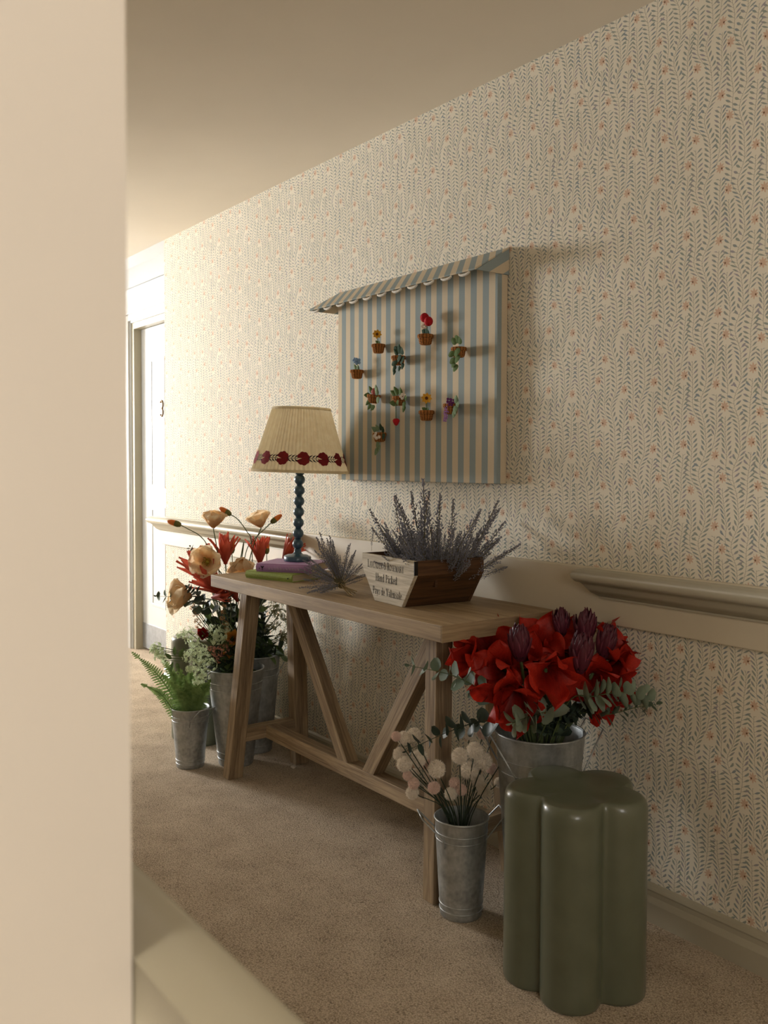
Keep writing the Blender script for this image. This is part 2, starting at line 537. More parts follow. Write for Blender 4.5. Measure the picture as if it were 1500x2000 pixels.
# alcove door with number
dr = struct(MB().box((-5.653, .285, .012), (-4.822, .325, 2.058)).build('door_1', WHITE, bevel=.003))
for (x0, x1, z0, z1) in ((-5.5, -5.28, 1.05, 1.86), (-5.19, -4.97, 1.05, 1.86), (-5.5, -5.28, .3, .93), (-5.19, -4.97, .3, .93)):
    fm = MB()
    for a, b_ in (((x0, z0), (x1, z0 + .02)), ((x0, z1 - .02), (x1, z1)), ((x0, z0 + .02), (x0 + .02, z1 - .02)), ((x1 - .02, z0 + .02), (x1, z1 - .02))):
        fm.box((a[0], .2805, a[1]), (b_[0], .286, b_[1]))
    pn = fm.build('door_panel_moulding', WHITE, dr, bevel=.003)
MB().box((-5.645, .280, .02), (-4.83, .2855, .175)).build('kick_plate', STEEL, dr)
num = []
for c, a0, a1 in (((0, .024), 150, -80), ((0, -.024), 80, -150)):
    num += [(c[0] + .021 * cos(radians(a0 + (a1 - a0) * k / 12)), c[1] + .024 * sin(radians(a0 + (a1 - a0) * k / 12))) for k in range(13)]
MB().tube([(-5.318 + u, .279, 1.54 + v) for u, v in num], .006, 8).build('door_number', BRASS, dr, smooth=True)
dk = MB()
dk.lathe([(.0, -.03), (.02, -.028), (.026, -.01), (.02, .008), (.01, .014), (.01, .03)], 16)
dk.V = [Vector((-4.9 + v.x, .256 + v.z, 1.0 + v.y)) for v in dk.V]
dk.build('door_knob', BRASS, dr, smooth=True)
arch = MB()
for lo, hi, y in ((0, .085, .228), (.012, .05, .214), (.058, .082, .218)):
    arch.box((-5.66 - .03 - hi, y, 0), (-5.66 - .03 - lo, .25, 2.1 + hi)); arch.box((-4.78 + lo, y, 0), (-4.78 + hi, .25, 2.1 + hi))
    arch.box((-5.69 - lo, y, 2.1 + lo), (-4.78 + lo, .25, 2.1 + hi))
struct(arch.build('trim_4', WHITE, bevel=.003))
jm = MB(); jm.box((-5.70, .236, 0), (-5.655, .33, 2.1)); jm.box((-5.655, .236, 2.06), (-4.78, .33, 2.1)); jm.box((-4.82, .236, 0), (-4.78, .33, 2.06))
struct(jm.build('trim_5', TRIM, bevel=.002))

# ------------------------------------------------------------------ trestle console table
T = .782; TH = .045; tx0, tx1, ty0, ty1 = -3.152, -1.800, -.443, -.003
tb = thing('console_table', 'weathered oak console table with trestle legs and V braces under the striped board', 'table', ((tx0 + tx1) / 2, (ty0 + ty1) / 2, 0))
ym = (ty0 + ty1) / 2
beam('tabletop', [(tx0, ty0, T - TH), (tx0, ty1, T - TH), (tx0, ty1, T), (tx0, ty0, T)], [(tx1, ty0, T - TH), (tx1, ty1, T - TH), (tx1, ty1, T), (tx1, ty0, T)], OAKTOP, tb, .002)
beam('end_strip', [(tx1, ty0, T - TH), (tx1 + .003, ty0, T - TH), (tx1 + .003, ty0, T), (tx1, ty0, T)], [(tx1, ty1, T - TH), (tx1 + .003, ty1, T - TH), (tx1 + .003, ty1, T), (tx1, ty1, T)], OAKTOP, tb, .0008)
ZU = T - TH - .0005; SX, SY = .055, .052
for xs, x0, x1 in ((1, -3.139, -3.09), (-1, -1.922, -1.875)):
    for ysn, ya, yb_ in ((1, -.402, -.342), (-1, -.104, -.044)):
        sx, sy = xs * SX, ysn * SY
        beam('leg', [(x0, ya, .001), (x1, ya, .001), (x1, yb_, .001), (x0, yb_, .001)],
             [(x0 + sx, ya + sy, ZU), (x1 + sx, ya + sy, ZU), (x1 + sx, yb_ + sy, ZU), (x0 + sx, yb_ + sy, ZU)], OAK, tb)
    f = .165 / ZU
    a0, a1 = x0 + xs * SX * f + .001, x1 + xs * SX * f - .001
    yl, yh = -.342 + SY * f - .005, -.104 - SY * f + .005
    beam('side_stretcher', [(a0, yl, .14), (a1, yl, .14), (a1, yl, .19), (a0, yl, .19)], [(a0, yh, .14), (a1, yh, .14), (a1, yh, .19), (a0, yh, .19)], OAK, tb)
xa, xb = -3.078, -1.935
beam('long_stretcher', [(xa, ym - .023, .139), (xa, ym + .027, .139), (xa, ym + .027, .189), (xa, ym - .023, .189)],
     [(xb, ym - .023, .139), (xb, ym + .027, .139), (xb, ym + .027, .189), (xb, ym - .023, .189)], OAK, tb)
for (bx0, bx1, tx0_, tx1_) in ((-2.585, -2.522, -2.962, -2.905), (-2.437, -2.375, -2.075, -2.012)):
    y0, y1 = ym - .021, ym + .025
    beam('diagonal_brace', [(bx0, y0, .188), (bx1, y0, .188), (bx1, y1, .188), (bx0, y1, .188)],
         [(tx0_, y0, ZU), (tx1_, y0, ZU), (tx1_, y1, ZU), (tx0_, y1, ZU)], OAK, tb)


# ------------------------------------------------------------------ clover stools
def stool(px, rot, label):
    n = 5; R = .1; rl = .0675; hs = .452
    def outline(sc=1., q=144):
        o = []
        for k in range(q):
            a = 2 * pi * k / q
            best = 0
            for j in range(n):          # union of six lobes, soft valleys
                c = 2 * pi * j / n; d = (a - c + pi) % (2 * pi) - pi
                s = R * sin(d)
                if abs(s) < rl and cos(d) > 0: best = max(best, R * cos(d) + sqrt(rl * rl - s * s))
            o.append([best, a])
        for _ in range(2):
            o = [[(o[i - 1][0] + 2 * o[i][0] + o[(i + 1) % q][0]) / 4, o[i][1]] for i in range(q)]
        return o
    O = outline(); q = len(O); m = MB(); V = []; Fs = []
    prof = [(0.968, 0), (.992, .004), (1., .012), (1., hs - .03), (.995, hs - .018), (.975, hs - .008), (.94, hs - .002), (.9, hs), (.6, hs - .003), (.3, hs - .004)]
    for s, z in prof:
        for r, a in O: 
            rr = r * s if s > .85 else (r * s * .0 + .165 * s)
            V.append((rr * cos(a), rr * sin(a), z))
    for i in range(len(prof) - 1):
        for j in range(q): Fs.append((i * q + j, i * q + (j + 1) % q, (i + 1) * q + (j + 1) % q, (i + 1) * q + j))
    Fs += [tuple(range(q - 1, -1, -1)), tuple((len(prof) - 1) * q + j for j in range(q))]
    m.add(V, Fs)
    M = Matrix.Translation(Vector(px)) @ Matrix.Rotation(rot, 4, 'Z')
    m.V = [M @ v for v in m.V]
    o = m.build('clover_stool', STOOLG, smooth=True, frame=M)
    return tag(o, label, 'stool', 'glazed clover stools')


stool((-1.417, -.352, 0), radians(-54), 'glossy olive-green clover-shaped ceramic stool in the right foreground')
stool((-3.665, -.20, 0), radians(-38), 'olive-green clover-shaped stool half hidden behind the far flower buckets')


# ------------------------------------------------------------------ galvanised buckets
def bucket(loc, rt, rb, h, label, hdir, handles=True):
    t = thing('galvanised_bucket', label, 'bucket', loc, 'galvanised flower buckets')
    R = lambda z: rb + (rt - rb) * z / h
    p = [(rb * .97, 0), (rb, .003)] + [(R(z), z) for z in (h * .25, h * .5, h * .75)] + [(rt, h - .002), (rt + .002, h), (rt - .002, h), (rt - .0035, h - .004)] + [(R(z) - .003, z) for z in (h * .6, h * .3, .012)] + [(0, .010)]
    part('bucket_body', MB().lathe(p, 40).mesh('bucket_body', GALV, True), t)
    part('rim', MB().ring(rt, .0028, h, n=40).mesh('rim', GALV, True), t)
    for z in (h * .075, h * .14, h * .80, h * .87):
        part('rib', MB().ring(R(z) - .0005, .002, z, n=40, m=6).mesh('rib', GALV, True), t)
    if handles:
        for sg in (1, -1):
            d = Vector((cos(hdir), sin(hdir), 0)) * sg; s = Vector((-d.y, d.x, 0)); z0 = h * .78; r = R(z0)
            pts = []
            for w in (-1, 1):
                a0 = d * (r * .82) + s * (w * r * .62) + Vector((0, 0, z0 - .01)); a1 = d * (r * .86) + s * (w * r * .62) + Vector((0, 0, z0 + .012))
                a2 = d * (r + .045) + s * (w * r * .5) + Vector((0, 0, h + .012))
                pts += [a0, a1, a2] if w < 0 else [a2, a1, a0]
            part('wire_handle', MB().tube(pts, .0022, 6).mesh('wire_handle', GALV, True), t)
    seam = Vector((cos(hdir + 1.9), sin(hdir + 1.9), 0))
    part('seam', MB().tube([seam * (rb + .0005) + Vector((0, 0, .004)), seam * (rt + .0005) + Vector((0, 0, h - .004))], .0012, 5).mesh('seam', GALV), t)
    return t


B_POM = (-1.802, -.367, 0); B_FERN = tuple(at_z(372, 1495, 0)); B_TALL = tuple(at_z(461, 1489, 0)); B_REAR = (-3.372, -.135, 0); B_RED = (-1.682, -.197, 0)
va = YAW   # handles lie across the line of sight
bucket(B_POM, .0715, .056, .262, 'small galvanised bucket of pompom flowers beside the front table leg', va + .15)
bucket(B_FERN, .0745, .054, .235, 'small galvanised bucket holding the fern at the far left', va - .75)
bucket(B_TALL, .113, .069, .385, 'tall galvanised bucket behind the left front table leg', va + 1.2, False)
bucket(B_REAR, .105, .070, .405, 'tall galvanised bucket standing by the wall behind the left table legs', va + .3)
bucket(B_RED, .118, .080, .492, 'large galvanised bucket of red amaryllis behind the clover stool', va + .2)


# ------------------------------------------------------------------ striped board with a little awning roof
BX0, BX1, BZ0, BZ1, BY = -2.921, -2.041, 1.142, 1.782, -.02
STRIPE = stripes('striped_linen', 1, 1, 0, 2.88 + .02 + .028)
GABLE = stripes('striped_linen_gable', 0, -.503, .864, .0111, .056)
bd = thing('pinboard', 'blue and cream striped fabric pinboard shaped like a house with sloping roof', 'pinboard', ((BX0 + BX1) / 2, 0, BZ0))
MB().box((BX0, BY, BZ0), (BX1, WY - .001, 1.832)).build('board', STRIPE, bd, bevel=.003, origin=(0, 0, 0))
rx0, rx1, ry, rz = -2.972, -2.036, -.118, 1.863
rf = MB(); th = .005
up = [Vector((0, WY - .001, rz)), Vector((0, ry, BZ1 + .0))]
nrm = Vector((0, -(rz - BZ1), (WY - ry))).normalized() * th
for a, b in ((rx0, rx1),):
    rf.hexa([(a, up[1].y, up[1].z), (b, up[1].y, up[1].z), (b, up[0].y, up[0].z), (a, up[0].y, up[0].z)],
            [(a, up[1].y + nrm.y, up[1].z + nrm.z), (b, up[1].y + nrm.y, up[1].z + nrm.z), (b, up[0].y, up[0].z + nrm.z), (a, up[0].y, up[0].z + nrm.z)])
roof = rf.build('roof', STRIPE, bd, origin=(0, 0, 0))
for xg in (rx0, rx1 - .005):
    g = [(WY - .002, BZ1 + .0005), (ry + .003, BZ1 + .0005), (WY - .002, rz - .001)]
    MB().prism(g, lambda p: (xg, p[0], p[1]), lambda p: (xg + .005, p[0], p[1])).build('gable', GABLE, bd, origin=(0, 0, 0))
COTTON = simple('white_cotton', (236, 230, 218), None, .9, 60)
for k in range(11):
    xc = rx0 + .045 + k * .084
    c = Vector((xc, ry + .002, BZ1 - .001))
    V = MB().tube([c + Vector((.024 * cos(pi + pi * j / 8), -.002, .0075 * sin(pi + pi * j / 8))) for j in range(9)], [.002, .0035, .0042, .0045, .0045, .0045, .0042, .0035, .002], 6)
    V.build('scallop', COTTON, roof, smooth=True, origin=c)

# ------------------------------------------------------------------ crocheted flower pots pinned to the board
TERRA = crochet('brown_crochet', (178, 116, 62)); GREEN = simple('green_yarn', (96, 116, 66), (74, 94, 50), .95, 300, bmp=.6, bscale=900)
DGREEN = simple('dark_green_yarn', (52, 76, 56), (38, 58, 42), .95, 300, bmp=.6, bscale=900); SAGE = simple('sage_yarn', (128, 146, 112), (100, 120, 90), .95, 300, bmp=.6, bscale=900)
YRED = simple('red_yarn', (196, 20, 32), (150, 10, 22), .9, 300, bmp=.6, bscale=900); YYEL = simple('yellow_yarn', (232, 176, 60), (200, 140, 36), .9, 300, bmp=.6, bscale=900)
YBLUE = simple('blue_yarn', (150, 178, 206), (110, 140, 176), .9, 300, bmp=.6, bscale=900); YPUR = simple('lilac_yarn', (186, 142, 198), (140, 92, 160), .9, 300, bmp=.6, bscale=900)
YDPUR = simple('purple_yarn', (112, 44, 108), None, .9, 300, bmp=.6, bscale=900); YWHITE = simple('cream_yarn', (240, 226, 208), None, .9, 300, bmp=.6, bscale=900)
YPINK = simple('dusty_pink_yarn', (186, 100, 92), None, .9, 300, bmp=.6, bscale=900); YBROWN = simple('brown_yarn', (110, 62, 24), None, .9, 300)


def leaf_mesh(name, L, W, mat, cup=.15, nx=4, ny=7, round_=False, serr=0., thick=0.):
    V = []; Fs = []
    for j in range(ny + 1):
        t = j / ny
        w = (sqrt(max(0, 1 - (2 * t - 1) ** 2)) if round_ else (sin(pi * t ** .8) ** .8 if 0 < t < 1 else 0)) * W / 2
        w *= 1 + (serr if j % 2 else -serr)
        for i in range(nx + 1):
            s = 2 * i / nx - 1
            V.append((s * w, cup * W * (s * s - .4) * sin(pi * t) - .12 * L * t * t, L * t))
    for j in range(ny):
        for i in range(nx):
            a = j * (nx + 1) + i; Fs.append((a, a + 1, a + nx + 2, a + nx + 1))
    m = MB().add(V, Fs); me = m.mesh(name, mat, True); return me


POTLEAF = {k: leaf_mesh('yarn_leaf', .022, .016, m_, .2) for k, m_ in (('g', GREEN), ('d', DGREEN), ('s', SAGE))}
ROUNDLEAF = {k: leaf_mesh('round_yarn_leaf', .021, .021, m_, .12, round_=True) for k, m_ in (('g', GREEN), ('d', DGREEN), ('s', SAGE))}
def blossom(mat, n=5, r=.011, core=None):
    V = MB()
    for k in range(n):
        a = 2 * pi * k / n; V.ball((r * .62 * cos(a), r * .62 * sin(a), 0), r * .48, 8, 5, .5)
    return V.mesh('yarn_petals', mat, True)
def sunflower():
    V = MB()
    for k in range(8):
        a = 2 * pi * k / 8; c, s = cos(a), sin(a)
        V.add([(c * .004 - s * .003, s * .004 + c * .003, 0), (c * .004 + s * .003, s * .004 - c * .003, 0), (c * .011 + s * .0045, s * .011 - c * .0045, .003), (c * .0165, s * .0165, .001), (c * .011 - s * .0045, s * .011 + c * .0045, .003)], [(0, 1, 2, 3, 4)])
    return V.mesh('yarn_petals', YYEL, True)
POT = MB().lathe([(0, 0), (.015, 0), (.0185, .003), (.021, .014), (.0215, .02), (.0245, .021), (.0255, .026), (.0245, .031), (.021, .032), (.018, .031), (0, .030)], 24).mesh('pot', TERRA, True)
SUN = sunflower(); SUNEYE = MB().ball((0, 0, .002), .0048, 10, 6, .5).mesh('flower_eye', YBROWN, True)
CHERRY = MB().ball((0, 0, 0), .0138, 14, 8, 1.08).mesh('yarn_berry', YRED, True)
PBUD = MB().ball((0, 0, 0), .0138, 14, 8, 1.08).mesh('yarn_bud', YPINK, True)
STRAW = MB().lathe([(0, -.016), (.006, -.012), (.0115, -.002), (.0122, .004), (.008, .009), (0, .010)], 14).mesh('yarn_strawberry', YRED, True)
BLOS = {'b': blossom(YBLUE, 5, .013), 'w': blossom(YWHITE, 5, .012), 'p': blossom(YPUR, 4, .0095), 'q': blossom(YDPUR, 4, .009), 'k': blossom(YPINK, 5, .012)}
TOCAM = Vector((.784, -.62, 0)).normalized()
def Q(u, out, z): return Vector((u, 0, z)) + TOCAM * out


def crochet_pot(px, py, label, tilt=0., scale=1.):
    p = at_y(px, py, BY - .026); p.z -= .016
    t = thing('crochet_pot_plant', label, 'crochet plant', Matrix.Translation(p) @ Matrix.Rotation(tilt, 4, 'Y') @ Matrix.Scale(scale, 4), 'crocheted pot plants on the striped board')
    part('pot', POT, t); return t


def yl(t, me, u, z, ang, out=.02, s=1., name='leaf', lean=.7):
    """leaf at (u along the board, z up); ang = direction it points in the board plane, 0 = up"""
    d = (Vector((sin(ang) * .8, 0, cos(ang))) + TOCAM * lean * .45).normalized()
    part(name, me, t, frame(Q(u, out, z), d, Vector((cos(ang), 0, -sin(ang))), 0, s * 1.2))


def stalk(t, pts, mat=GREEN, r=.0012, name='stalk'):
    part(name, MB().tube(bez([Q(p[0], -p[1], p[2]) for p in pts], 5), r, 5).mesh(name, mat, True), t)


def face(t, me, u, z, out, s=1., name='flower', d=TOCAM):
    return part(name, me, t, frame(Q(u, out, z), d, None, 0, s))


t = crochet_pot(697, 731, 'crocheted pot with pale blue flowers, leftmost on the striped board')
face(t, BLOS['b'], .003, .062, .008); face(t, BLOS['b'], -.009, .066, .012, .8)
for u, a in ((-.006, -.35), (.004, .25), (.0, .6)): yl(t, POTLEAF['s'], u, .028, a, .004, 1.0)
t = crochet_pot(739, 681, 'crocheted pot with one yellow sunflower, upper left of the board')
stalk(t, [(0, 0, .03), (-.003, -.002, .045), (-.006, -.003, .06)]); fl_ = face(t, SUN, -.007, .067, .006, 1.05); part('flower_eye', SUNEYE, fl_)
for a in (-.9, .7): yl(t, POTLEAF['g'], 0, .03, a, .003, .7)
t = crochet_pot(831, 664, 'crocheted pot with two red cherries and a white blossom', 0, 1.08)
stalk(t, [(.004, 0, .03), (.008, 0, .05), (.006, 0, .07)]); stalk(t, [(-.002, 0, .03), (-.003, 0, .06), (-.004, 0, .075)])
part('cherry', CHERRY, t, Matrix.Translation(Q(-.005, .008, .082))); part('cherry', CHERRY, t, Matrix.Translation(Q(.014, .006, .069)))
face(t, BLOS['w'], -.008, .055, .01, .8)
for u, a in ((.006, .5), (.004, .1), (-.006, -.3)): yl(t, ROUNDLEAF['d'], u, .03, a, .006, .75)
t = crochet_pot(778, 704, 'crocheted pot of dark green trailing ivy leaves')
for u, z, a, s in ((.004, .034, .15, 1.2), (-.006, .036, -.35, 1.1), (.012, .034, .8, 1.15), (-.003, .03, -.8, 1.), (0, .03, 2.6, 1.1), (.015, .022, 2.5, 1.15), (-.016, .02, -2.7, 1.1), (-.02, .0, -2.9, 1.05), (-.024, -.016, 3.0, .9), (.004, -.006, 2.9, .9), (.02, .002, 2.8, 1.05), (.002, .045, .3, 1.)):
    yl(t, ROUNDLEAF['d'] if s > 1.05 else POTLEAF['d'], u, z, a, .028, s)
t = crochet_pot(896, 688, 'crocheted pot with round green coin leaves hanging down, far right of board')
for u, z, a, s in ((-.012, .04, .1, 1.1), (-.004, .038, .5, 1.), (-.02, .036, -.5, 1.), (-.014, .026, 2.9, 1.2), (-.03, .02, -2.4, .95), (-.028, .0, -2.7, 1.), (-.014, .004, 2.8, 1.15), (-.03, -.014, 2.9, .9), (-.02, -.024, 3., 1.05)):
    yl(t, ROUNDLEAF['g'], u, z, a, .034, s)
stalk(t, [(-.01, -.02, .032), (-.022, -.034, .02), (-.024, -.036, -.01), (-.02, -.036, -.03)])
t = crochet_pot(729, 779, 'crocheted pot with a dusty pink bud among sage leaves', .12)
part('bud', PBUD, t, frame(Q(.006, .014, .042), (0.1, 0, 1), None, 0, .95))
for u, z, a, s in ((-.012, .034, -.6, 1.1), (.014, .03, .3, 1.3), (.02, .024, 2.4, 1.2), (-.02, .028, -1.6, 1.), (-.022, .014, -2.4, 1.), (-.016, .0, -2.7, 1.), (-.006, -.004, 3., 1.), (.002, -.004, 2.9, .9), (.01, .04, .2, 1.2)):
    yl(t, POTLEAF['s' if s > 1.15 else 'g'], u, z, a, .026, s)
t = crochet_pot(780, 783, 'crocheted strawberry plant with one red berry hanging low')
stalk(t, [(-.008, -.02, .03), (-.018, -.03, .01), (-.018, -.03, -.02), (-.017, -.03, -.045)])
part('strawberry', STRAW, t, Matrix.Translation(Q(-.017, .03, -.055)))
for u, z, a, s in ((-.012, .032, -.5, 1.3), (.002, .032, .4, 1.25), (-.02, .008, 1.5, 1.1), (-.014, .006, -1.5, 1.1), (.02, .01, 2.6, 1.2), (.026, .018, 1.2, 1.), (.022, -.002, 2.9, 1.1), (-.02, .034, -1.1, 1.)): yl(t, POTLEAF['g'], u, z, a, .026, s)
face(t, BLOS['w'], .02, .028, .03, .95)
t = crochet_pot(833, 812, 'crocheted pot with one tall yellow sunflower beside the lilac one', 0, 1.05)
stalk(t, [(0, 0, .03), (.001, -.002, .045), (0, -.003, .062)]); fl_ = face(t, SUN, 0, .07, .006, 1.1); part('flower_eye', SUNEYE, fl_)
for a in (-1.2, 1.1): yl(t, POTLEAF['g'], 0, .03, a, .003, .75)
t = crochet_pot(881, 799, 'crocheted pot with a trailing lilac and purple blossom spray', 0, 1.05)
for k in range(9):
    face(t, BLOS['q' if k < 3 else 'p'], (-.012, .004, -.004, -.014, -.022, -.018, -.028, -.026, -.03)[k], (.04, .037, .03, .026, .018, .01, .004, -.008, -.018)[k], .03, 1. - .04 * k)
for u, z, a, s in ((.014, .03, .6, 1.2), (.01, .022, 2.6, 1.3), (.018, .026, 1.6, 1.), (.008, .01, 2.9, 1.1)): yl(t, POTLEAF['s'], u, z, a, .03, s)
t = crochet_pot(742, 854, 'crocheted pot with one white flower and sage trailing leaves, lowest on the board', -.08)
face(t, BLOS['w'], -.014, .02, .032, 1.15)
for u, z, a, s in ((-.006, .034, -.4, 1.), (.006, .036, .3, 1.1), (.014, .03, .9, 1.1), (.018, .024, 2.6, 1.1), (-.016, .034, -1., 1.), (-.016, .0, 3., 1.1), (-.012, -.012, 2.8, 1.2), (-.02, -.02, -2.9, 1.2)): yl(t, POTLEAF['s' if u < 0 else 'd'], u, z, a, .03, s)

# ------------------------------------------------------------------ books
GBOOK = simple('green_cloth', (152, 168, 82), (138, 154, 70), .7, 200, bmp=.3); PBOOK = simple('purple_cover', (176, 136, 182), (162, 122, 168), .45, 20)
PAGES = simple('book_pages', (206, 190, 160), (176, 158, 128), .9, 1, stretch=(1, 1, 900)); INK = simple('ink', (34, 28, 30), None, .8, 50); FOIL = simple('pale_foil', (196, 170, 196), None, .5, 50)
GFOIL = simple('dull_gold_lettering', (160, 172, 90), None, .5, 50)


def book(p, ang, L, W, th, cover, label):
    """spine along local x at y=0, pages towards +y"""
    M = Matrix.Translation(Vector(p)) @ Matrix.Rotation(ang, 4, 'Z'); t = thing('book', label, 'book', M, 'books under the lamp')
    c = .0022
    part('cover_bottom', MB().box((0, 0, 0), (L, W, c)).mesh('cover', cover), t)
    part('cover_top', MB().box((0, 0, th - c), (L, W, th)).mesh('cover', cover), t)
    sp = [(-.0, c), (-.004, c + th * .2), (-.0055, th / 2), (-.004, th - c - th * .2), (0, th - c), (.002, th - c), (.002, c)]
    s = part('spine', MB().prism(sp, lambda q: (0, q[0], q[1]), lambda q: (L, q[0], q[1])).mesh('spine', cover, False), t)
    part('page_block', MB().box((.004, .003, c), (L - .004, W - .004, th - c)).mesh('pages', PAGES), t)
    return t, s


t, s = book((-2.987, -.38, T + .0005), radians(17), .228, .165, .027, GBOOK, 'green cloth-bound book lying under the purple book')
V = MB()
for k in range(24):
    if k in (5, 11, 14): continue
    x = .035 + k * .0055; V.box((x, -.0062, .010), (x + .0034, -.0056, .0165))
part('spine_lettering', V.mesh('lettering', GFOIL), s); part('spine_emblem', MB().ball((.212, -.0058, .013), .0026, 8, 5).mesh('emblem', INK), s)
t, s = book((-2.936, -.365, T + .028), radians(36), .215, .185, .0295, PBOOK, 'purple hardback book lying under the lamp base')
V = MB()
for a, b in (((.026, .006), (.026, .021)), ((.026, .013), (.020, .021)), ((.026, .013), (.032, .021)), ((.014, .009), (.0145, .014))):
    V.tube([(a[0], -.006, a[1]), (b[0], -.006, b[1])], .0013, 4)
part('spine_emblem', V.mesh('emblem', INK), s)
V = MB()
for k in range(13):
    x = .05 + k * .0115; h = (.012, .006, .009, .012)[k % 4]; V.box((x, -.0064, .009), (x + .006, -.0056, .009 + h * .5)); V.box((x, -.0064, .009), (x + .0012, -.0056, .009 + h))
part('spine_lettering', V.mesh('lettering', FOIL), s)

# ------------------------------------------------------------------ bobbin lamp with pleated shade
BOB = simple('blue_black_lacquer', (62, 90, 106), (52, 78, 94), .28, 20, spec=.5, coat=.2)
SHADE = simple('pleated_cream_fabric', (248, 238, 212), (238, 224, 194), .9, 50, trans=.62)
lz = T + .028 + .0297
LM = Matrix.Translation((-2.922, -.20, lz)) @ Matrix.Rotation(radians(-1.6), 4, RGT.cross(UPV))
lp = thing('table_lamp', 'bobbin table lamp with dark blue beads and pleated cream shade', 'lamp', LM)
part('lamp_base', MB().lathe([(0, 0), (.05, 0), (.051, .003), (.051, .016), (.048, .019), (.042, .0205), (.038, .023), (.024, .0245), (.0175, .028), (.0135, .034), (.0135, .044), (0, .045)], 36).mesh('lamp_base', BOB, True), lp)
for k in range(7):
    part('bead', MB().ball((0, 0, .063 + k * .0401), .0206, 20, 12, .98).mesh('bead', BOB, True), lp)
part('neck', MB().lathe([(.011, .05), (.011, .32), (.0165, .324), (.0165, .345), (.009, .347), (.009, .42), (0, .42)], 16).mesh('neck', BOB, True), lp)
sz0, sz1, sr0, sr1 = .334, .566, .178, .107
q = 280
V = []; Fs = []
for j in range(9):
    f = j / 8; z = sz0 + (sz1 - sz0) * f; r = sr0 + (sr1 - sr0) * f
    for i in range(q):
        a = 2 * pi * i / q; k = i % 4
        am = (.0028 * (1 - f) + .0022 * f) * (1, .2, -1, -.2)[k] * (.75 + .5 * sin(i * .37) ** 2)
        V.append(((r + am) * cos(a), (r + am) * sin(a), z))
for j in range(8):
    for i in range(q): Fs.append((j * q + i, j * q + (i + 1) % q, (j + 1) * q + (i + 1) % q, (j + 1) * q + i))
sh = part('lamp_shade', MB().add(V, Fs).mesh('lamp_shade', SHADE, False), lp)
part('shade_trim', MB().lathe([(sr0 + .004, sz0 - .004), (sr0 + .0035, sz0 + .006), (sr0 - .004, sz0 + .006), (sr0 - .004, sz0 - .004)], 64, closed=True).mesh('shade_trim', SHADE, False), sh)
part('shade_trim', MB().lathe([(sr1 + .003, sz1 - .006), (sr1 + .002, sz1 + .004), (sr1 - .004, sz1 + .004), (sr1 - .003, sz1 - .006)], 64, closed=True).mesh('shade_trim', SHADE, False), sh)
V = MB()
for k in range(3):
    a = 2 * pi * k / 3; V.tube([(0, 0, sz1 - .03), (sr1 * cos(a), sr1 * sin(a), sz1 - .002)], .002, 5)
part('shade_carrier', V.mesh('shade_carrier', BRASS), sh)
EMBR = simple('red_embroidery', (132, 22, 26), (104, 14, 20), .9, 200); EMBB = simple('black_embroidery', (34, 36, 42), None, .9, 200)


def on_shade(u, w, a0, off=.0045):
    z = sz0 + .048 + w; r = sr0 + (sr1 - sr0) * (z - sz0) / (sz1 - sz0) + off; a = a0 + u / (sr0 - .015)
    return (r * cos(a), r * sin(a), z)


cama = atan2(CAM.y + .20, CAM.x + 2.922)
for k in range(14):
    a0 = cama + k * 2 * pi / 14 + .06; sg = 1 if k % 2 else -1
    V = MB(); c = on_shade(-.004, -.001 * sg, a0); rim = []
    nn = 22
    for j in range(nn + 1):
        a = radians(-176 + 340 * j / nn); rr = .0245 * (1 + (.045 if j % 3 else -.05)) * (1.3 if j == nn else 1.1 if j == nn - 1 else 1)
        rim.append(on_shade(.9 * rr * cos(a) + .001, sg * rr * .98 * sin(a), a0))
    V.add([c] + rim, [(0, j + 1, j + 2) for j in range(nn)])
    part('embroidered_flower', V.mesh('embroidered_flower', EMBR), sh)
    V = MB(); b0 = a0 + pi / 14
    V.tube([on_shade(u, 0, b0) for u in (-.02, -.006, .008, .02)], .0011, 4)
    for u in (-.017, -.005, .007):
        for s_ in (1, -1):
            V.add([on_shade(u, 0, b0), on_shade(u + .008, s_ * .006, b0), on_shade(u + .016, s_ * .014, b0), on_shade(u + .004, s_ * .009, b0)], [(0, 1, 2, 3)])
    part('embroidered_leaf_sprig', V.mesh('embroidered_leaf_sprig', EMBB), sh)
part('care_tag', MB().box((-.04, -.03, sz0 - .014), (-.034, -.029, sz0 + .01)).mesh('care_tag', COTTON), sh)

# ------------------------------------------------------------------ wooden lavender box
BA = radians(-5.5); BM = Matrix.Translation((-2.10, -.341, T + .0005)) @ Matrix.Rotation(BA, 4, 'Z')
bx = thing('wooden_box', 'wooden flower box with pale lettered end and dark stained sides', 'wooden box', BM)
EP = [(-.157, 0), (0, 0), (.067, .098), (.066, .141), (-.236, .141), (-.233, .098)]; DL = .249


def wx(name, poly, y0, y1, mat):
    m = MB().prism(poly, lambda p: (p[0], y0, p[1]), lambda p: (p[0], y1, p[1]))
    o = part(name, m.mesh(name, mat), bx); bv = o.modifiers.new('bevel', 'BEVEL'); bv.width = .0015; bv.segments = 2; bv.limit_method = 'ANGLE'; return o


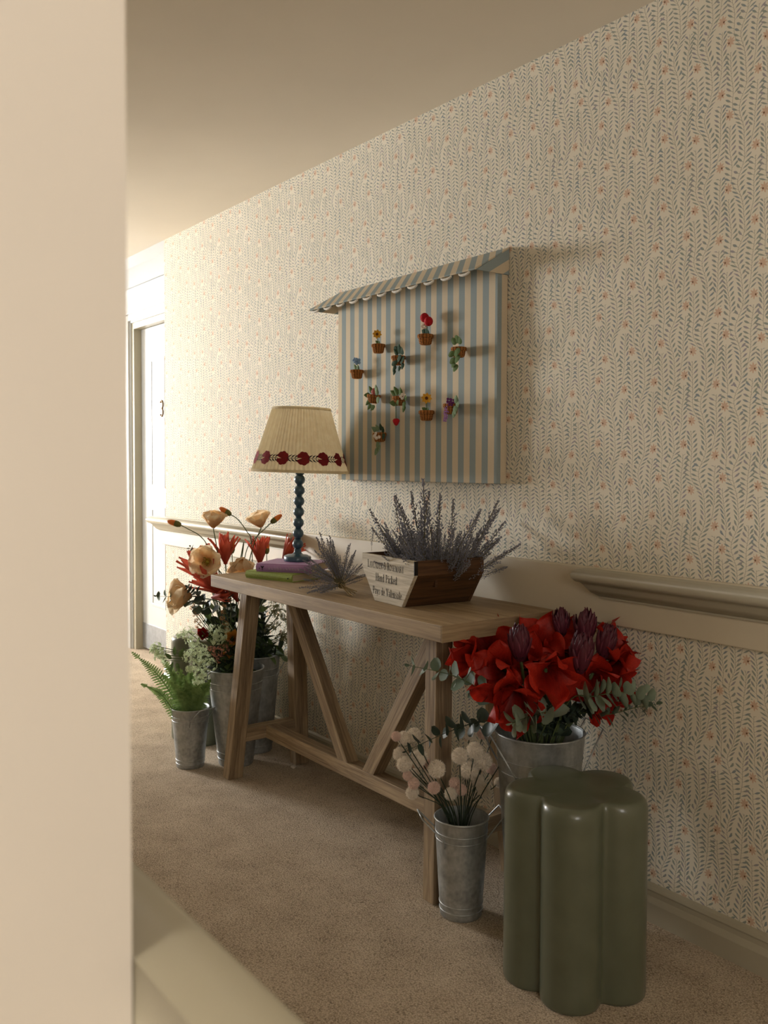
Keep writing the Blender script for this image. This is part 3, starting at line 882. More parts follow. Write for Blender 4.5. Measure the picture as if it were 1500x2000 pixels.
fe = wx('end_panel', EP, 0, .012, PALEWOOD); wx('end_panel', EP, DL - .012, DL, DARKWOOD)
def side(name, a, b, th, mat):      # plank along the box between two outline points, thickness inward
    a, b = Vector(a), Vector(b); d = (b - a).normalized(); n = Vector((-d.y, d.x)); c = Vector((-.085, .09))
    if (c - a).dot(n) < 0: n = -n
    m = MB().prism([a, b, b + n * th, a + n * th], lambda p: (p[0], .0125, p[1]), lambda p: (p[0], DL - .0125, p[1]))
    # grain along the box: own frame with x along the box
    fr = Matrix(((0, 1, 0, 0), (1, 0, 0, 0), (0, 0, -1, 0), (0, 0, 0, 1)))
    m.V = [fr.inverted() @ v for v in m.V]
    return part(name, m.mesh(name, mat), bx, fr)
side('side_plank', EP[1], EP[2], .009, DARKWOOD); side('side_plank', EP[2], EP[3], .009, DARKWOOD)
side('side_plank', EP[0], EP[5], .009, DARKWOOD); side('side_plank', EP[5], EP[4], .009, DARKWOOD)
side('base_plank', (-.152, 0.0005), (-.005, .0005), .008, DARKWOOD)
dv = MB().box((-.222, .080, .06), (.055, .088, .136)); part('divider', dv.mesh('divider', DARKWOOD), bx)
IRON = simple('dark_corner_iron', (38, 32, 26), None, .6, 60, metal=.3)
part('corner_strip', MB().box((.0655, -.0008, .1), (.0685, .011, .1405)).mesh('corner_strip', IRON), bx)

# serif lettering, stroke by stroke
KT, TN = .15, .065
def arc(cx, cy, rx, ry, a0, a1, n=10): return [(cx + rx * cos(radians(a0 + (a1 - a0) * k / n)), cy + ry * sin(radians(a0 + (a1 - a0) * k / n))) for k in range(n + 1)]
def sf(x, y, w=.3): return ([(x - w / 2, y), (x + w / 2, y)], TN)
GL = {
    'L': (.62, [([(.15, 0), (.15, 1)], KT), sf(.15, 1), ([(0, .02), (.55, .02), (.57, .22)], TN)]),
    'A': (.78, [([(.36, 1), (.64, 0)], KT), ([(.36, 1), (.1, 0)], TN), ([(.18, .34), (.52, .34)], TN), sf(.1, 0, .24), sf(.64, 0)]),
    'V': (.76, [([(.12, 1), (.38, 0)], KT), ([(.64, 1), (.38, 0)], TN), sf(.12, 1), sf(.64, 1, .24)]),
    'E': (.66, [([(.15, 0), (.15, 1)], KT), ([(0, .02), (.56, .02), (.58, .2)], TN), ([(0, .98), (.54, .98), (.55, .8)], TN), ([(.15, .52), (.42, .52)], TN)]),
    'N': (.86, [([(.14, 0), (.14, 1)], TN), ([(.14, 1), (.7, 0)], KT), ([(.7, 0), (.7, 1)], TN), sf(.14, 0, .24), sf(.7, 1, .24), sf(.1, 1, .2)]),
    'D': (.82, [([(.15, 0), (.15, 1)], KT), ([(0, .98), (.3, .98)] + arc(.3, .5, .38, .48, 90, -90, 12) + [(0, .02)], .1)]),
    'R': (.76, [([(.15, 0), (.15, 1)], KT), ([(0, .98), (.3, .98)] + arc(.3, .75, .24, .23, 90, -90, 8) + [(.15, .52)], .09), ([(.36, .52), (.68, 0)], KT), sf(.15, 0)]),
    'O': (.82, [(arc(.4, .5, .32, .48, 0, 360, 20), .12)]),
    'S': (.62, [(arc(.3, .75, .2, .23, 30, 250, 9) + arc(.29, .25, .22, .23, 70, -150, 10), .11)]),
    'M': (1.0, [([(.14, 0), (.16, 1)], TN), ([(.16, 1), (.48, .05)], KT), ([(.48, .05), (.8, 1)], TN), ([(.8, 1), (.82, 0)], KT), sf(.14, 0, .22), sf(.82, 0), sf(.1, 1, .2), sf(.86, 1, .2)]),
    'Y': (.72, [([(.1, 1), (.36, .48)], KT), ([(.62, 1), (.36, .48)], TN), ([(.36, .48), (.36, 0)], KT), sf(.1, 1, .24), sf(.62, 1, .22), sf(.36, 0)]),
    '&': (.86, [(arc(.32, .76, .15, .2, -30, 250, 10) + [(.7, .02)], .1), ([(.38, .58)] + arc(.28, .26, .2, .25, 110, 300, 8) + [(.68, .5)], .08), sf(.7, .5, .16)]),
    'H': (.86, [([(.16, 0), (.16, 1)], KT), ([(.7, 0), (.7, 1)], KT), ([(.16, .52), (.7, .52)], TN), sf(.16, 0), sf(.16, 1), sf(.7, 0), sf(.7, 1)]),
    'P': (.68, [([(.15, 0), (.15, 1)], KT), ([(0, .98), (.3, .98)] + arc(.3, .72, .26, .26, 90, -90, 8) + [(.15, .46)], .09), sf(.15, 0)]),
    'a': (.52, [(arc(.2, .48, .16, .16, 160, 0, 6) + [(.36, .06), (.46, .02)], .11), (arc(.2, .17, .15, .16, 60, 320, 8), .08)]),
    'n': (.6, [([(.12, 0), (.12, .64)], KT), (arc(.28, .42, .16, .22, 160, 0, 6) + [(.44, 0)], .11), sf(.12, 0, .24), sf(.44, 0, .24), sf(.07, .62, .12)]),
    'd': (.58, [([(.42, 0), (.42, 1)], KT), (arc(.24, .31, .18, .31, 40, 320, 12), .09), sf(.36, .98, .14), sf(.48, .02, .12)]),
    'i': (.3, [([(.15, 0), (.15, .62)], KT), ([(.1, .88), (.2, .88)], .11), sf(.15, 0, .24), sf(.09, .62, .12)]),
    'c': (.5, [(arc(.26, .31, .18, .31, 50, 310, 12), .1)]),
    'k': (.6, [([(.14, 0), (.14, 1)], KT), ([(.46, .6), (.16, .3)], TN), ([(.24, .36), (.5, 0)], KT), sf(.14, 0, .22), sf(.08, .98, .12), sf(.46, .62, .18)]),
    'e': (.52, [([(.1, .36), (.42, .36)] + arc(.26, .33, .17, .3, 5, 310, 12), .09)]),
    'y': (.58, [([(.1, .62), (.3, .02)], KT), ([(.48, .62), (.24, -.22), (.1, -.28)], TN), sf(.1, .62, .22), sf(.48, .62, .2)]),
    's': (.44, [(arc(.22, .48, .12, .14, 40, 250, 7) + arc(.22, .16, .13, .15, 70, -140, 8), .09)]),
    'l': (.3, [([(.15, 0), (.15, 1)], KT), sf(.15, 0, .24), sf(.09, .98, .12)]),
    'o': (.56, [(arc(.27, .31, .19, .3, 0, 360, 16), .1)]),
    ' ': (.34, []),
}


def lettering(name, txt, cx, cz, cap, squeeze, tilt=0., small=1.):
    m = MB(); x = 0; items = []
    for i, ch in enumerate(txt):
        sc = cap if (small == 1. or i == 0 or txt[i - 1] == ' ' or ch == '&') else cap * small
        w, st = GL[ch]; items.append((x, sc, st)); x += w * sc * squeeze + cap * .05
    for x0, sc, st in items:
        for pts, wd_ in st:
            for (a, b) in zip(pts, pts[1:]):
                a, b = Vector(a), Vector(b); d = (b - a)
                if d.length < 1e-6: continue
                d.normalize(); n = Vector((-d.y, d.x)) * wd_ / 2; e = d * .02
                qd = [a - e + n, a - e - n, b + e - n, b + e + n]
                o = len(m.V)
                for p in qd:
                    u = x0 + p.x * sc * squeeze - x / 2; v = p.y * sc
                    m.V.append(Vector((cx + u * cos(tilt) - v * sin(tilt), -.0007, cz + u * sin(tilt) + v * cos(tilt))))
                m.F.append((o, o + 1, o + 2, o + 3))
    return part(name, m.mesh(name, LETTER), bx)


LETTER = simple('faded_black_print', (62, 60, 58), (96, 92, 84), .9, 300)
lettering('lettering', 'LAVENDER & ROSEMARY', -.094, .101, .0225, .74, 0, .8)
lettering('lettering', 'Hand Picked', -.088, .063, .0225, .82)
lettering('lettering', 'Pays de Valensole', -.083, .022, .0225, .78)


# ------------------------------------------------------------------ lavender
LSTEM = simple('lavender_stem', (120, 112, 84), (96, 88, 62), .8, 60); LBUD = simple('lavender_bud', (142, 142, 150), (108, 107, 116), .9, 400)
DRYSTEM = simple('dry_stem', (164, 140, 92), (132, 108, 66), .8, 60)
SPR = []
for k in range(6):
    rs = random.Random(k); bend = (rs.uniform(-.12, .12), rs.uniform(-.12, .12))
    cv = lambda t: Vector((bend[0] * t * t, bend[1] * t * t, t))
    st = MB().tube([cv(i / 7) for i in range(8)], [.009 - .005 * i / 7 for i in range(8)], 4)
    bud = MB(); t0 = .28
    nw = 30
    for w in range(nw):
        f = w / (nw - 1); t_ = t0 + (1.02 - t0) * f ** .9
        rr = (.042 if f < .55 else .032 * (1 - f) / .45 + .009) * rs.uniform(.8, 1.2); r_ = rr
        for j in range(5 if f < .55 else 4):
            a = 2 * pi * (j + rs.random()) / 5; rr = r_ * rs.uniform(.45, 1.35); p = cv(min(t_, 1)) + Vector((rr * cos(a), rr * sin(a), rs.uniform(-.012, .012) + max(0, t_ - 1)))
            s = rs.uniform(.010, .019); d = Vector((cos(a) * .6, sin(a) * .6, .9)).normalized(); e = d.orthogonal().normalized(); g = d.cross(e)
            o = [p - d * s, p + e * s * .62, p + g * s * .62, p - e * s * .62, p - g * s * .62, p + d * s * 1.15]
            bud.add(o, [(0, 2, 1), (0, 3, 2), (0, 4, 3), (0, 1, 4), (5, 1, 2), (5, 2, 3), (5, 3, 4), (5, 4, 1)])
    SPR.append((st.mesh('stem', LSTEM), bud.mesh('flower_spike', LBUD)))


def sprig(base, tip, label, group, k=None):
    base, tip = Vector(base), Vector(tip); d = tip - base
    t = thing('lavender_sprig', label, 'lavender', frame(base, d, None, rnd(0, 6.28), d.length), group)
    st, bd_ = SPR[k if k is not None else random.randrange(6)]
    part('stem', st, t); part('flower_spike', bd_, t); return t


BW = lambda u, v, w: BM @ Vector((u, v, w))
tips = [(590, 65), (480, 155), (530, 175), (390, 195), (215, 235), (110, 315), (150, 495), (200, 590), (460, 300), (510, 310), (640, 215), (765, 200), (905, 235), (1040, 310), (1250, 255), (1250, 300), (1140, 370), (1385, 480), (1240, 540), (1290, 640), (1490, 695), (1360, 735), (1355, 895)]
LBL = {0: 'tallest lavender sprig in the wooden box, tip touching the striped board', 5: 'lavender sprig leaning furthest left out of the wooden box', 20: 'lavender sprig reaching furthest right over the box edge', 22: 'lavender sprig drooping down outside the right end of the box', 11: 'upright lavender sprig standing alone right of the tallest ones', 12: 'thin upright lavender sprig second right of the tallest', 14: 'long lavender sprig arching up to the right', 17: 'nearly level lavender sprig pointing right at mid height',
       1: 'lavender sprig tilted left just left of the tallest one', 2: 'lavender sprig squeezed between the tallest one and the one tilted left', 3: 'straight upright lavender sprig well left of the tallest', 4: 'lavender sprig with bent tip leaning to the upper left of the box', 6: 'lavender sprig leaning low to the left over the box', 7: 'lowest lavender sprig on the left, just above the box divider', 8: 'short upright lavender sprig next right of the straight one', 9: 'short upright lavender sprig second right of the straight one', 10: 'lavender sprig just right of the tallest one', 13: 'thick lavender sprig slanting up right below the thin upright one', 15: 'long lavender sprig arching right just under the highest arching one', 16: 'lavender sprig slanting right with its tip below the two arching ones', 18: 'thick lavender sprig pointing right just below the nearly level one', 19: 'lavender sprig pointing right at the top edge of the rail board', 21: 'lavender sprig pointing right just below the furthest-reaching one'}
for i, (cx, cy) in enumerate(tips):
    px, py = 710 + cx * .2067, 930 + cy * .2067
    f = min(1, max(0, (px - 735) / 240))
    base = BW(-.115 + .12 * f + rnd(-.02, .02), .12 + .06 * f + rnd(-.02, .02), .055)
    dep = (base - CAM).dot(FWD) + rnd(-.03, .05)
    sprig(base, at_d(px, py, dep), LBL.get(i, 'long grey-lilac lavender sprig rising from the wooden box'), 'lavender sprigs in the wooden box')
for i in range(112):
    a = rnd(0, 6.28); f = sqrt(random.random()); u = -.07 + .1 * f * cos(a); v = .16 + .075 * f * sin(a)
    base = BW(u, v, .06)
    top = BW(u * 1.3 + .07 * f * cos(a) + rnd(-.02, .03) + .035, v + .09 * f * sin(a) - rnd(0, .05), .06 + rnd(.11, .195) - .035 * f)
    sprig(base, top, 'short lavender sprig packed in the dense middle of the box', 'short lavender sprigs in the wooden box')
sprig(at_y(726, 1076, -.045), at_y(724.5, 1036, -.045), 'single small lavender sprig standing at the back left corner of the box', None)

# tied bunch lying on the table: one thing
bc = at_z(667, 1142, T + .02)
bn = thing('lavender_bunch', 'tied bunch of dried lavender lying on the table between books and box', 'lavender', Matrix.Translation(bc))
TIPB = [(615, 1052), (634, 1056), (656, 1060), (674, 1068), (696, 1076), (706, 1098), (716, 1118), (624, 1072), (640, 1070), (600, 1092), (606, 1108), (586, 1120), (588, 1140), (600, 1148), (616, 1150), (630, 1152), (645, 1080), (664, 1086), (682, 1092), (694, 1106), (700, 1126), (612, 1126), (626, 1110), (640, 1100), (655, 1102), (672, 1106), (684, 1118)]
for i, (px, py) in enumerate(TIPB * 2):
    px += rnd(-7, 7) if i >= len(TIPB) else 0; py += rnd(-7, 7) if i >= len(TIPB) else 0
    dep = (bc - CAM).dot(FWD) + rnd(-.04, .04)
    tp = at_d(px, py, dep)
    if tp.z < T + .014: tp = at_z(px, py, T + .014 + rnd(0, .01))
    b0 = bc + Vector((rnd(-.006, .006), rnd(-.006, .006), rnd(-.006, .008))); d = tp - b0
    st, bd_ = random.choice(SPR)
    s = part('sprig', st, bn, WORLD[bn.name].inverted() @ frame(b0, d, None, rnd(0, 6), d.length))
    part('flower_spike', bd_, s)
for i in range(9):
    e = at_z(690 + rnd(-9, 7), 1161 + rnd(-6, 4), T + .004 + rnd(0, .006)); b0 = bc + Vector((rnd(-.006, .006), rnd(-.006, .006), rnd(-.008, .006)))
    part('cut_stem', MB().tube([b0 - bc, e - bc], .0017, 5).mesh('cut_stem', DRYSTEM), bn)
ed = (at_z(690, 1161, T + .01) - bc).normalized()
part('twine', MB().ring(.011, .0022, 0, n=14).mesh('twine', DRYSTEM, True), bn, frame((0, 0, 0), ed))


# ------------------------------------------------------------------ flowers
STEMG = simple('green_stem', (92, 104, 62), (70, 84, 46), .7, 40); DSTEM = simple('dark_green_stem', (44, 58, 36), (34, 46, 28), .6, 40)


def blade(L, W, bend=0., cup=.2, ruffle=0., tip=.75, nx=4, ny=8, base=.25, seed=0, roll=0.):
    """petal grid: grows along +z, bends towards -y (outwards), edges cup towards +y"""
    rs = random.Random(seed); V = []; Fs = []; y = z = 0.; ph = rs.uniform(0, 6.28)
    for j in range(ny + 1):
        t = j / ny; th = bend * t ** 1.3
        if j: y -= sin(th) * L / ny; z += cos(th) * L / ny
        w = (base + (1 - base) * sin(pi * min(1, t / tip) / 2)) if t < tip else max(.0, cos(pi * .5 * ((t - tip) / (1 - tip)) ** 1.4))
        w *= W / 2
        nyv, nzv = cos(th), sin(th)
        for i in range(nx + 1):
            s = 2 * i / nx - 1
            h = cup * W * s * s * (1 - .4 * t) + ruffle * W * t * abs(s) ** 1.5 * sin(ph + 9 * t + s * 4 + roll) + roll * W * s * t
            V.append((s * w, y + nyv * h, z + nzv * h))
    for j in range(ny):
        for i in range(nx):
            a = j * (nx + 1) + i; Fs.append((a, a + 1, a + nx + 2, a + nx + 1))
    return MB().add(V, Fs)


def ring_of(t, name, meshes, n, tilt, r0=0., z0=0., a0=0., s=1., jit=.1):
    """petals around the thing's z axis; tilt = lean outwards"""
    for k in range(n):
        a = a0 + 2 * pi * k / n + rnd(-jit, jit)
        M = Matrix.Rotation(a, 4, 'Z') @ Matrix.Translation((0, -r0, z0)) @ Matrix.Rotation(tilt + rnd(-jit, jit), 4, 'X') @ Matrix.Scale(s * rnd(.93, 1.07), 4)
        part(name, random.choice(meshes), t, M)


def stem_part(t, path, r, mat, name='stem', n=6):
    inv = WORLD[t.name].inverted(); sc = WORLD[t.name].to_scale()[0]
    return part(name, MB().tube([inv @ Vector(p) for p in path], [q / sc for q in r] if isinstance(r, (list, tuple)) else r / sc, n).mesh(name, mat, True), t)


def rimmed(B, h, rt, head, inner=.55, low=.06):
    """path from inside a bucket, over the rim zone, to the head"""
    c = Vector(B); d = Vector((head.x - c.x, head.y - c.y, 0)); l = d.length
    d = d / l if l > 1e-6 else Vector((1, 0, 0)); k = min(1, l / .2)
    return [c + d * (-.02 * k) + Vector((0, 0, low)), c + d * (rt * inner * k * .7) + Vector((0, 0, h)), head]


# --- pompom flowers in the small front bucket
POMM = simple('pompom_fluff', (252, 242, 226), (244, 230, 210), .95, 300, vary=.1); POMP = simple('pink_pompom_fluff', (246, 220, 204), (234, 204, 188), .95, 300)
POMS = []
for k in range(4):
    rs = random.Random(40 + k); m = MB().ball((0, 0, 0), .8, 18, 12)
    for i in range(1700):
        z = rs.uniform(-1, 1); a = rs.uniform(0, 6.283); r = sqrt(1 - z * z); d = Vector((r * cos(a), r * sin(a), z)); e = d.orthogonal().normalized(); g = d.cross(e); b = rs.uniform(0, 6.28)
        w = (e * cos(b) + g * sin(b)); o = d + (e * rs.uniform(-.25, .25) + g * rs.uniform(-.25, .25))
        L = rs.uniform(.95, 1.2)
        m.add([d * .78 + w * .045, d * .78 - w * .045, o.normalized() * L], [(0, 1, 2)])
    POMS.append(m)
POMESH = [p.mesh('pompom_head', POMM if k < 3 else POMP) for k, p in enumerate(POMS)]
pom = [(110, 225, 52), (200, 245, 72), (318, 205, 72), (150, 430, 72), (205, 545, 82), (375, 475, 88), (445, 540, 60), (575, 600, 92), (240, 675, 52), (325, 640, 44), (312, 765, 62), (295, 870, 68), (545, 815, 66), (840, 450, 86), (1012, 385, 86), (1110, 510, 94), (950, 615, 92), (1375, 430, 76), (782, 765, 62), (738, 885, 68), (862, 840, 60), (1052, 740, 66), (1118, 845, 68), (952, 205, 62), (1105, 192, 62), (1222, 205, 60), (1205, 595, 60), (1292, 755, 54)]
PL = {2: 'pink-tinged pompom flower at the top of the left cluster', 0: 'highest leftmost cream pompom flower in front of the table brace', 7: 'large flat-faced cream pompom flower in front of the table leg', 12: 'small pink pompom flower low in front of the table leg', 17: 'cream pompom flower furthest right, in front of the big bucket', 16: 'big pale pompom flower in the middle of the right cluster', 11: 'lowest pompom flower of the left cluster', 23: 'back-row pompom flower under the eucalyptus sprig, left one', 24: 'back-row pompom flower under the red petal', 25: 'back-row pompom flower nearest the large bucket', 20: 'small pink pompom flower low in the right cluster', 19: 'small cream pompom flower lowest in the right cluster', 14: 'pompom flower highest in the right cluster', 27: 'pompom flower half hidden by the clover stool', 1: 'cream pompom flower in front of the two others at the top left', 5: 'biggest pompom flower of the left cluster, below the eucalyptus tip', 3: 'tufted cream pompom flower at the left edge below the top group', 4: 'large cream pompom flower overlapping the tufted one at the left edge', 6: 'pinkish pompom flower half hidden behind the biggest left one', 8: 'small cream pompom flower below the large one at the left edge', 9: 'pinkish pompom flower deep between the left stems', 10: 'cream pompom flower just above the lowest left one', 13: 'cream pompom flower at the upper left of the right cluster', 15: 'large pinkish pompom flower at the upper right of the right cluster', 18: 'small cream pompom flower above the two lowest right ones', 21: 'dim cream pompom flower in front of the wallpaper right of the big pale one', 22: 'dim cream pompom flower low at the right of the right cluster', 26: 'shaded pompom flower behind the large pinkish one'}
bpos = Vector(B_POM); bdep = (bpos - CAM).dot(FWD)
for i, (cx, cy, r) in enumerate(pom):
    px, py = 755 + .17 * cx, 1400 + .17 * cy
    back = i in (23, 24, 25, 26, 27, 6, 9)
    dep = bdep + (rnd(.05, .09) if back else rnd(-.05, .03)); p = at_d(px, py, dep); R = .17 * r / F * dep
    left = cx < 700
    lab = PL.get(i, 'cream pompom flower in the left cluster of the small bucket' if left else 'cream pompom flower in the right cluster of the small bucket')
    t = thing('pompom_flower', lab, 'flower', Matrix.Translation(p), 'pompom flowers in the small bucket')
    part('flower_head', POMESH[3 if (r < 67 and i % 2 == 0) or i == 12 else i % 3], t, Matrix.Rotation(rnd(0, 6), 4, 'Z') @ Matrix.Rotation(rnd(0, 6), 4, 'X') @ Matrix.Scale(R / .93, 4))
    stem_part(t, bez(rimmed(B_POM, .262, .0715, p, .9, .05), 5), .0014, DSTEM)

# --- eucalyptus
EUC = [simple('eucalyptus_leaf', (112, 128, 106), (82, 98, 80), .55, 60, vary=.3), simple('silver_eucalyptus_leaf', (158, 172, 150), (128, 142, 122), .6, 60, vary=.2), simple('dark_eucalyptus_leaf', (62, 76, 62), (44, 56, 46), .5, 60, vary=.3)]
EUL = [leaf_mesh('leaf', 1., .95, m_, .14, 4, 6, True) for m_ in EUC]
EUN = [leaf_mesh('leaf', 1., .5, m_, .14, 4, 6) for m_ in EUC]


def eucalyptus(pts, n, size, kind, label, group, narrow=False, r0=.0022):
    P = bez(pts, 8); t = thing('eucalyptus_sprig', label, 'eucalyptus', Matrix.Translation(P[0]), group)
    k = len(P); stem_part(t, P, [r0 * (1 - .7 * i / (k - 1)) for i in range(k)], STEMG if kind != 2 else DSTEM, 'stem', 5)
    inv = WORLD[t.name].inverted(); s0 = .32
    for i in range(n):
        f = s0 + (1 - s0) * (i + .5) / n; x = f * (k - 1); a = int(x); p = P[a].lerp(P[min(a + 1, k - 1)], x - a); d = (P[min(a + 1, k - 1)] - P[max(a - 1, 0)]).normalized()
        e = d.orthogonal().normalized(); g = d.cross(e)
        for sgn in (1, -1):
            b = (i % 2) * 1.57 + rnd(-.4, .4); o = (e * cos(b) + g * sin(b)) * sgn
            dr = (o + d * .55).normalized(); sz = size * 1.5 * (1.05 - .5 * f) * rnd(.85, 1.15)
            part('leaf', (EUN if narrow else EUL)[kind], t, inv @ frame(p + o * .002, dr, d.cross(o), rnd(-.6, .6), sz))
    if not narrow: part('leaf', EUL[kind], t, inv @ frame(P[-1], d, None, 0, size * .4))
    return t


RD = (Vector(B_RED) - CAM).dot(FWD)
RB = Vector(B_RED); RIM = lambda px, py, dd=0.: at_d(px, py, RD + dd)
eg = 'eucalyptus sprigs with the red flowers'
eucalyptus([RB + Vector((-.02, 0, .40)), RIM(985, 1385, -.04), RIM(935, 1345, -.07), RIM(880, 1318, -.10), RIM(800, 1300, -.12)], 10, .036, 0, 'eucalyptus sprig reaching left across the front table leg', eg)
eucalyptus([RB + Vector((-.03, -.02, .40)), RIM(1000, 1410, -.06), RIM(930, 1412, -.10), RIM(870, 1432, -.13), RIM(795, 1466, -.15)], 11, .034, 2, 'dark eucalyptus sprig hanging over the pompom flowers', eg)
eucalyptus([RB + Vector((.02, -.02, .40)), RIM(1110, 1372, -.1), RIM(1160, 1360, -.13), RIM(1215, 1352, -.14), RIM(1268, 1362, -.14)], 13, .038, 1, 'silvery eucalyptus sprig reaching right over the stool', eg)
eucalyptus([RB + Vector((.03, 0, .40)), RIM(1120, 1400, -.06), RIM(1190, 1395, -.07), RIM(1250, 1380, -.06), RIM(1306, 1374, -.05)], 15, .030, 0, 'thin dark eucalyptus sprig pointing furthest right at the wallpaper', eg, True)
eucalyptus([RB + Vector((-.01, -.04, .40)), RIM(1070, 1400, -.13), RIM(1040, 1398, -.15), RIM(1000, 1412, -.16)], 8, .042, 1, 'silvery eucalyptus sprig drooping over the front of the large bucket rim', eg)
for q_, (px, py) in enumerate(((1085, 1350), (1120, 1395), (1050, 1370), (1150, 1385))):
    eucalyptus([RB + Vector((.01, -.01, .36)), RIM(1075 + q_ * 8, 1405, -.06), RIM(px, py, -.08)], 7, .034, 2 if q_ % 2 else 0, ('short eucalyptus sprig upright in the large bucket under the red flowers', 'short eucalyptus sprig low at the right of the large bucket', 'short eucalyptus sprig under the middle red amaryllis', 'short dark eucalyptus sprig under the right red amaryllis')[q_], eg)

# --- red amaryllis
AMA = petal_mat('amaryllis_red', (98, 2, 6), (206, 48, 26), .5, .2, .0, .11)  # shading painted into the dark base, highlights into the orange tips and edges
AM = [blade(.112, .072, b, .26, .20, .58, 10, 14, .35, s_, ro).mesh('petal', AMA, True) for b, s_, ro in ((1.3, 1, .08), (.9, 2, -.12), (1.8, 3, .12), (.7, 4, .1), (.2, 5, -.15), (1.1, 6, .18), (1.5, 7, -.1))]
CF = -FWD


def amaryllis(px, py, dd, dx, dy, label, s=1., tilt=.25, n=6):
    """dx, dy: where the trumpet faces in the picture plane (right, up); the rest points at the viewer"""
    p = RIM(px, py, dd); fz = sqrt(max(.05, 1 - min(.95, dx * dx + dy * dy)))
    d = RGT * dx + UPV * dy + CF * fz
    c = p - d.normalized() * .055 * s
    t = thing('amaryllis', label, 'flower', frame(c, d, None, rnd(0, 6), s), 'red amaryllis in the large bucket')
    ring_of(t, 'petal', AM, n // 2, tilt, .006, 0, 0, 1., .14); ring_of(t, 'petal', AM, n - n // 2, tilt + .12, .010, -.004, pi / 3, .96, .14)
    stem_part(t, bez([RB + (c - RB) * .12 + Vector((0, 0, .3)), RB + Vector((0, 0, .5)) + (Vector((c.x, c.y, 0)) - Vector((RB.x, RB.y, 0))) * .45, c + d * .004], 5), .005, STEMG)
    return t


amaryllis(912, 1282, -.02, -.7, .3, 'red amaryllis bloom furthest left below the table corner', .92)
amaryllis(948, 1262, .03, -.35, .6, 'red amaryllis bloom tucked under the table end', .95)
amaryllis(975, 1312, -.08, -.45, .0, 'red amaryllis bloom with upright petal left of centre', .92)
amaryllis(1000, 1372, -.12, -.25, -.55, 'lowest red amaryllis bloom drooping over the pompom flowers', 1.18, .35)
amaryllis(1078, 1325, -.14, .1, -.25, 'large red amaryllis bloom in the centre facing forward', 1.12, .3)
amaryllis(1062, 1250, .02, .0, .6, 'red amaryllis bloom at the top between the burgundy proteas', .9)
amaryllis(1105, 1255, .05, .2, .65, 'red amaryllis bloom behind the central burgundy protea', .85)
amaryllis(1168, 1330, -.08, .15, -.1, 'red amaryllis bloom right of centre above the silvery eucalyptus', .9)
amaryllis(1212, 1305, -.02, .6, .25, 'red amaryllis bloom furthest right with rounded back petals', 1.05, .1)
amaryllis(1205, 1268, -.03, .65, .45, 'red amaryllis bloom behind the right proteas against the wallpaper', .9)
amaryllis(1185, 1378, -.06, .35, -.7, 'small red amaryllis bloom hanging below the silvery eucalyptus', .72, .3)
amaryllis(1030, 1290, -.02, -.1, .4, 'red amaryllis bloom just below the left burgundy protea', .9)

# --- burgundy proteas
BUR = edge_petal('burgundy_bract', (64, 10, 28), (176, 96, 112), .0088); BURD = simple('dark_protea_core', (38, 8, 16), None, .7, 80)
BR = [blade(.066, .0175, -b, .28, .0, .45, 4, 8, .5, s_).mesh('bract', BUR, True) for b, s_ in ((.62, 1), (.5, 2), (.75, 3))]
CORE = MB().lathe([(0, -.004), (.014, -.002), (.018, .012), (.019, .026), (.015, .042), (.008, .052), (0, .054)], 14).mesh('flower_core', BURD, True)


def protea(px, py, dd, dx, dy, label, s=1.):
    p = RIM(px, py, dd); d = (RGT * dx + UPV * dy + CF * .12).normalized(); c = p - d * .036 * s
    t = thing('protea', label, 'flower', frame(c, d, None, rnd(0, 6), s), 'burgundy proteas in the large bucket')
    part('flower_core', CORE, t)
    for ring_, (n, r0, z0, tl, sc) in enumerate(((11, .007, -.012, .62, .9), (12, .012, -.006, .5, 1.0), (11, .0145, .004, .36, 1.02), (9, .0135, .014, .22, .95), (7, .009, .022, .08, .85))):
        ring_of(t, 'bract', BR, n, tl, r0, z0, ring_ * .3, sc, .07)
    stem_part(t, bez([RB + (c - RB) * .12 + Vector((0, 0, .3)), RB + Vector((0, 0, .5)) + (Vector((c.x, c.y, 0)) - Vector((RB.x, RB.y, 0))) * .4, c], 5), .0045, STEMG)


protea(1014, 1252, -.10, -.08, 1, 'burgundy protea bud at the left of the red flowers', 1.12)
protea(1136, 1272, -.12, 0.05, 1, 'big burgundy protea bud in the centre front of the red flowers', 1.22)
protea(1096, 1213, .02, -.05, 1, 'burgundy protea bud at the back beside the table corner', .92)
protea(1143, 1222, -.02, .05, 1, 'tallest burgundy protea bud against the rail board', 1.15)
protea(1184, 1250, -.05, .22, 1, 'burgundy protea bud leaning right in front of the wallpaper', 1.1)

# --- fern
FERN = simple('fern_green', (150, 176, 108), (104, 132, 70), .7, 40, trans=.35, vary=.3)
FD = (Vector(B_FERN) - CAM).dot(FWD); FB = Vector(B_FERN)
fp = thing('fern', 'feathery green fern in the small far left bucket', 'fern', FB + Vector((0, 0, .03)))


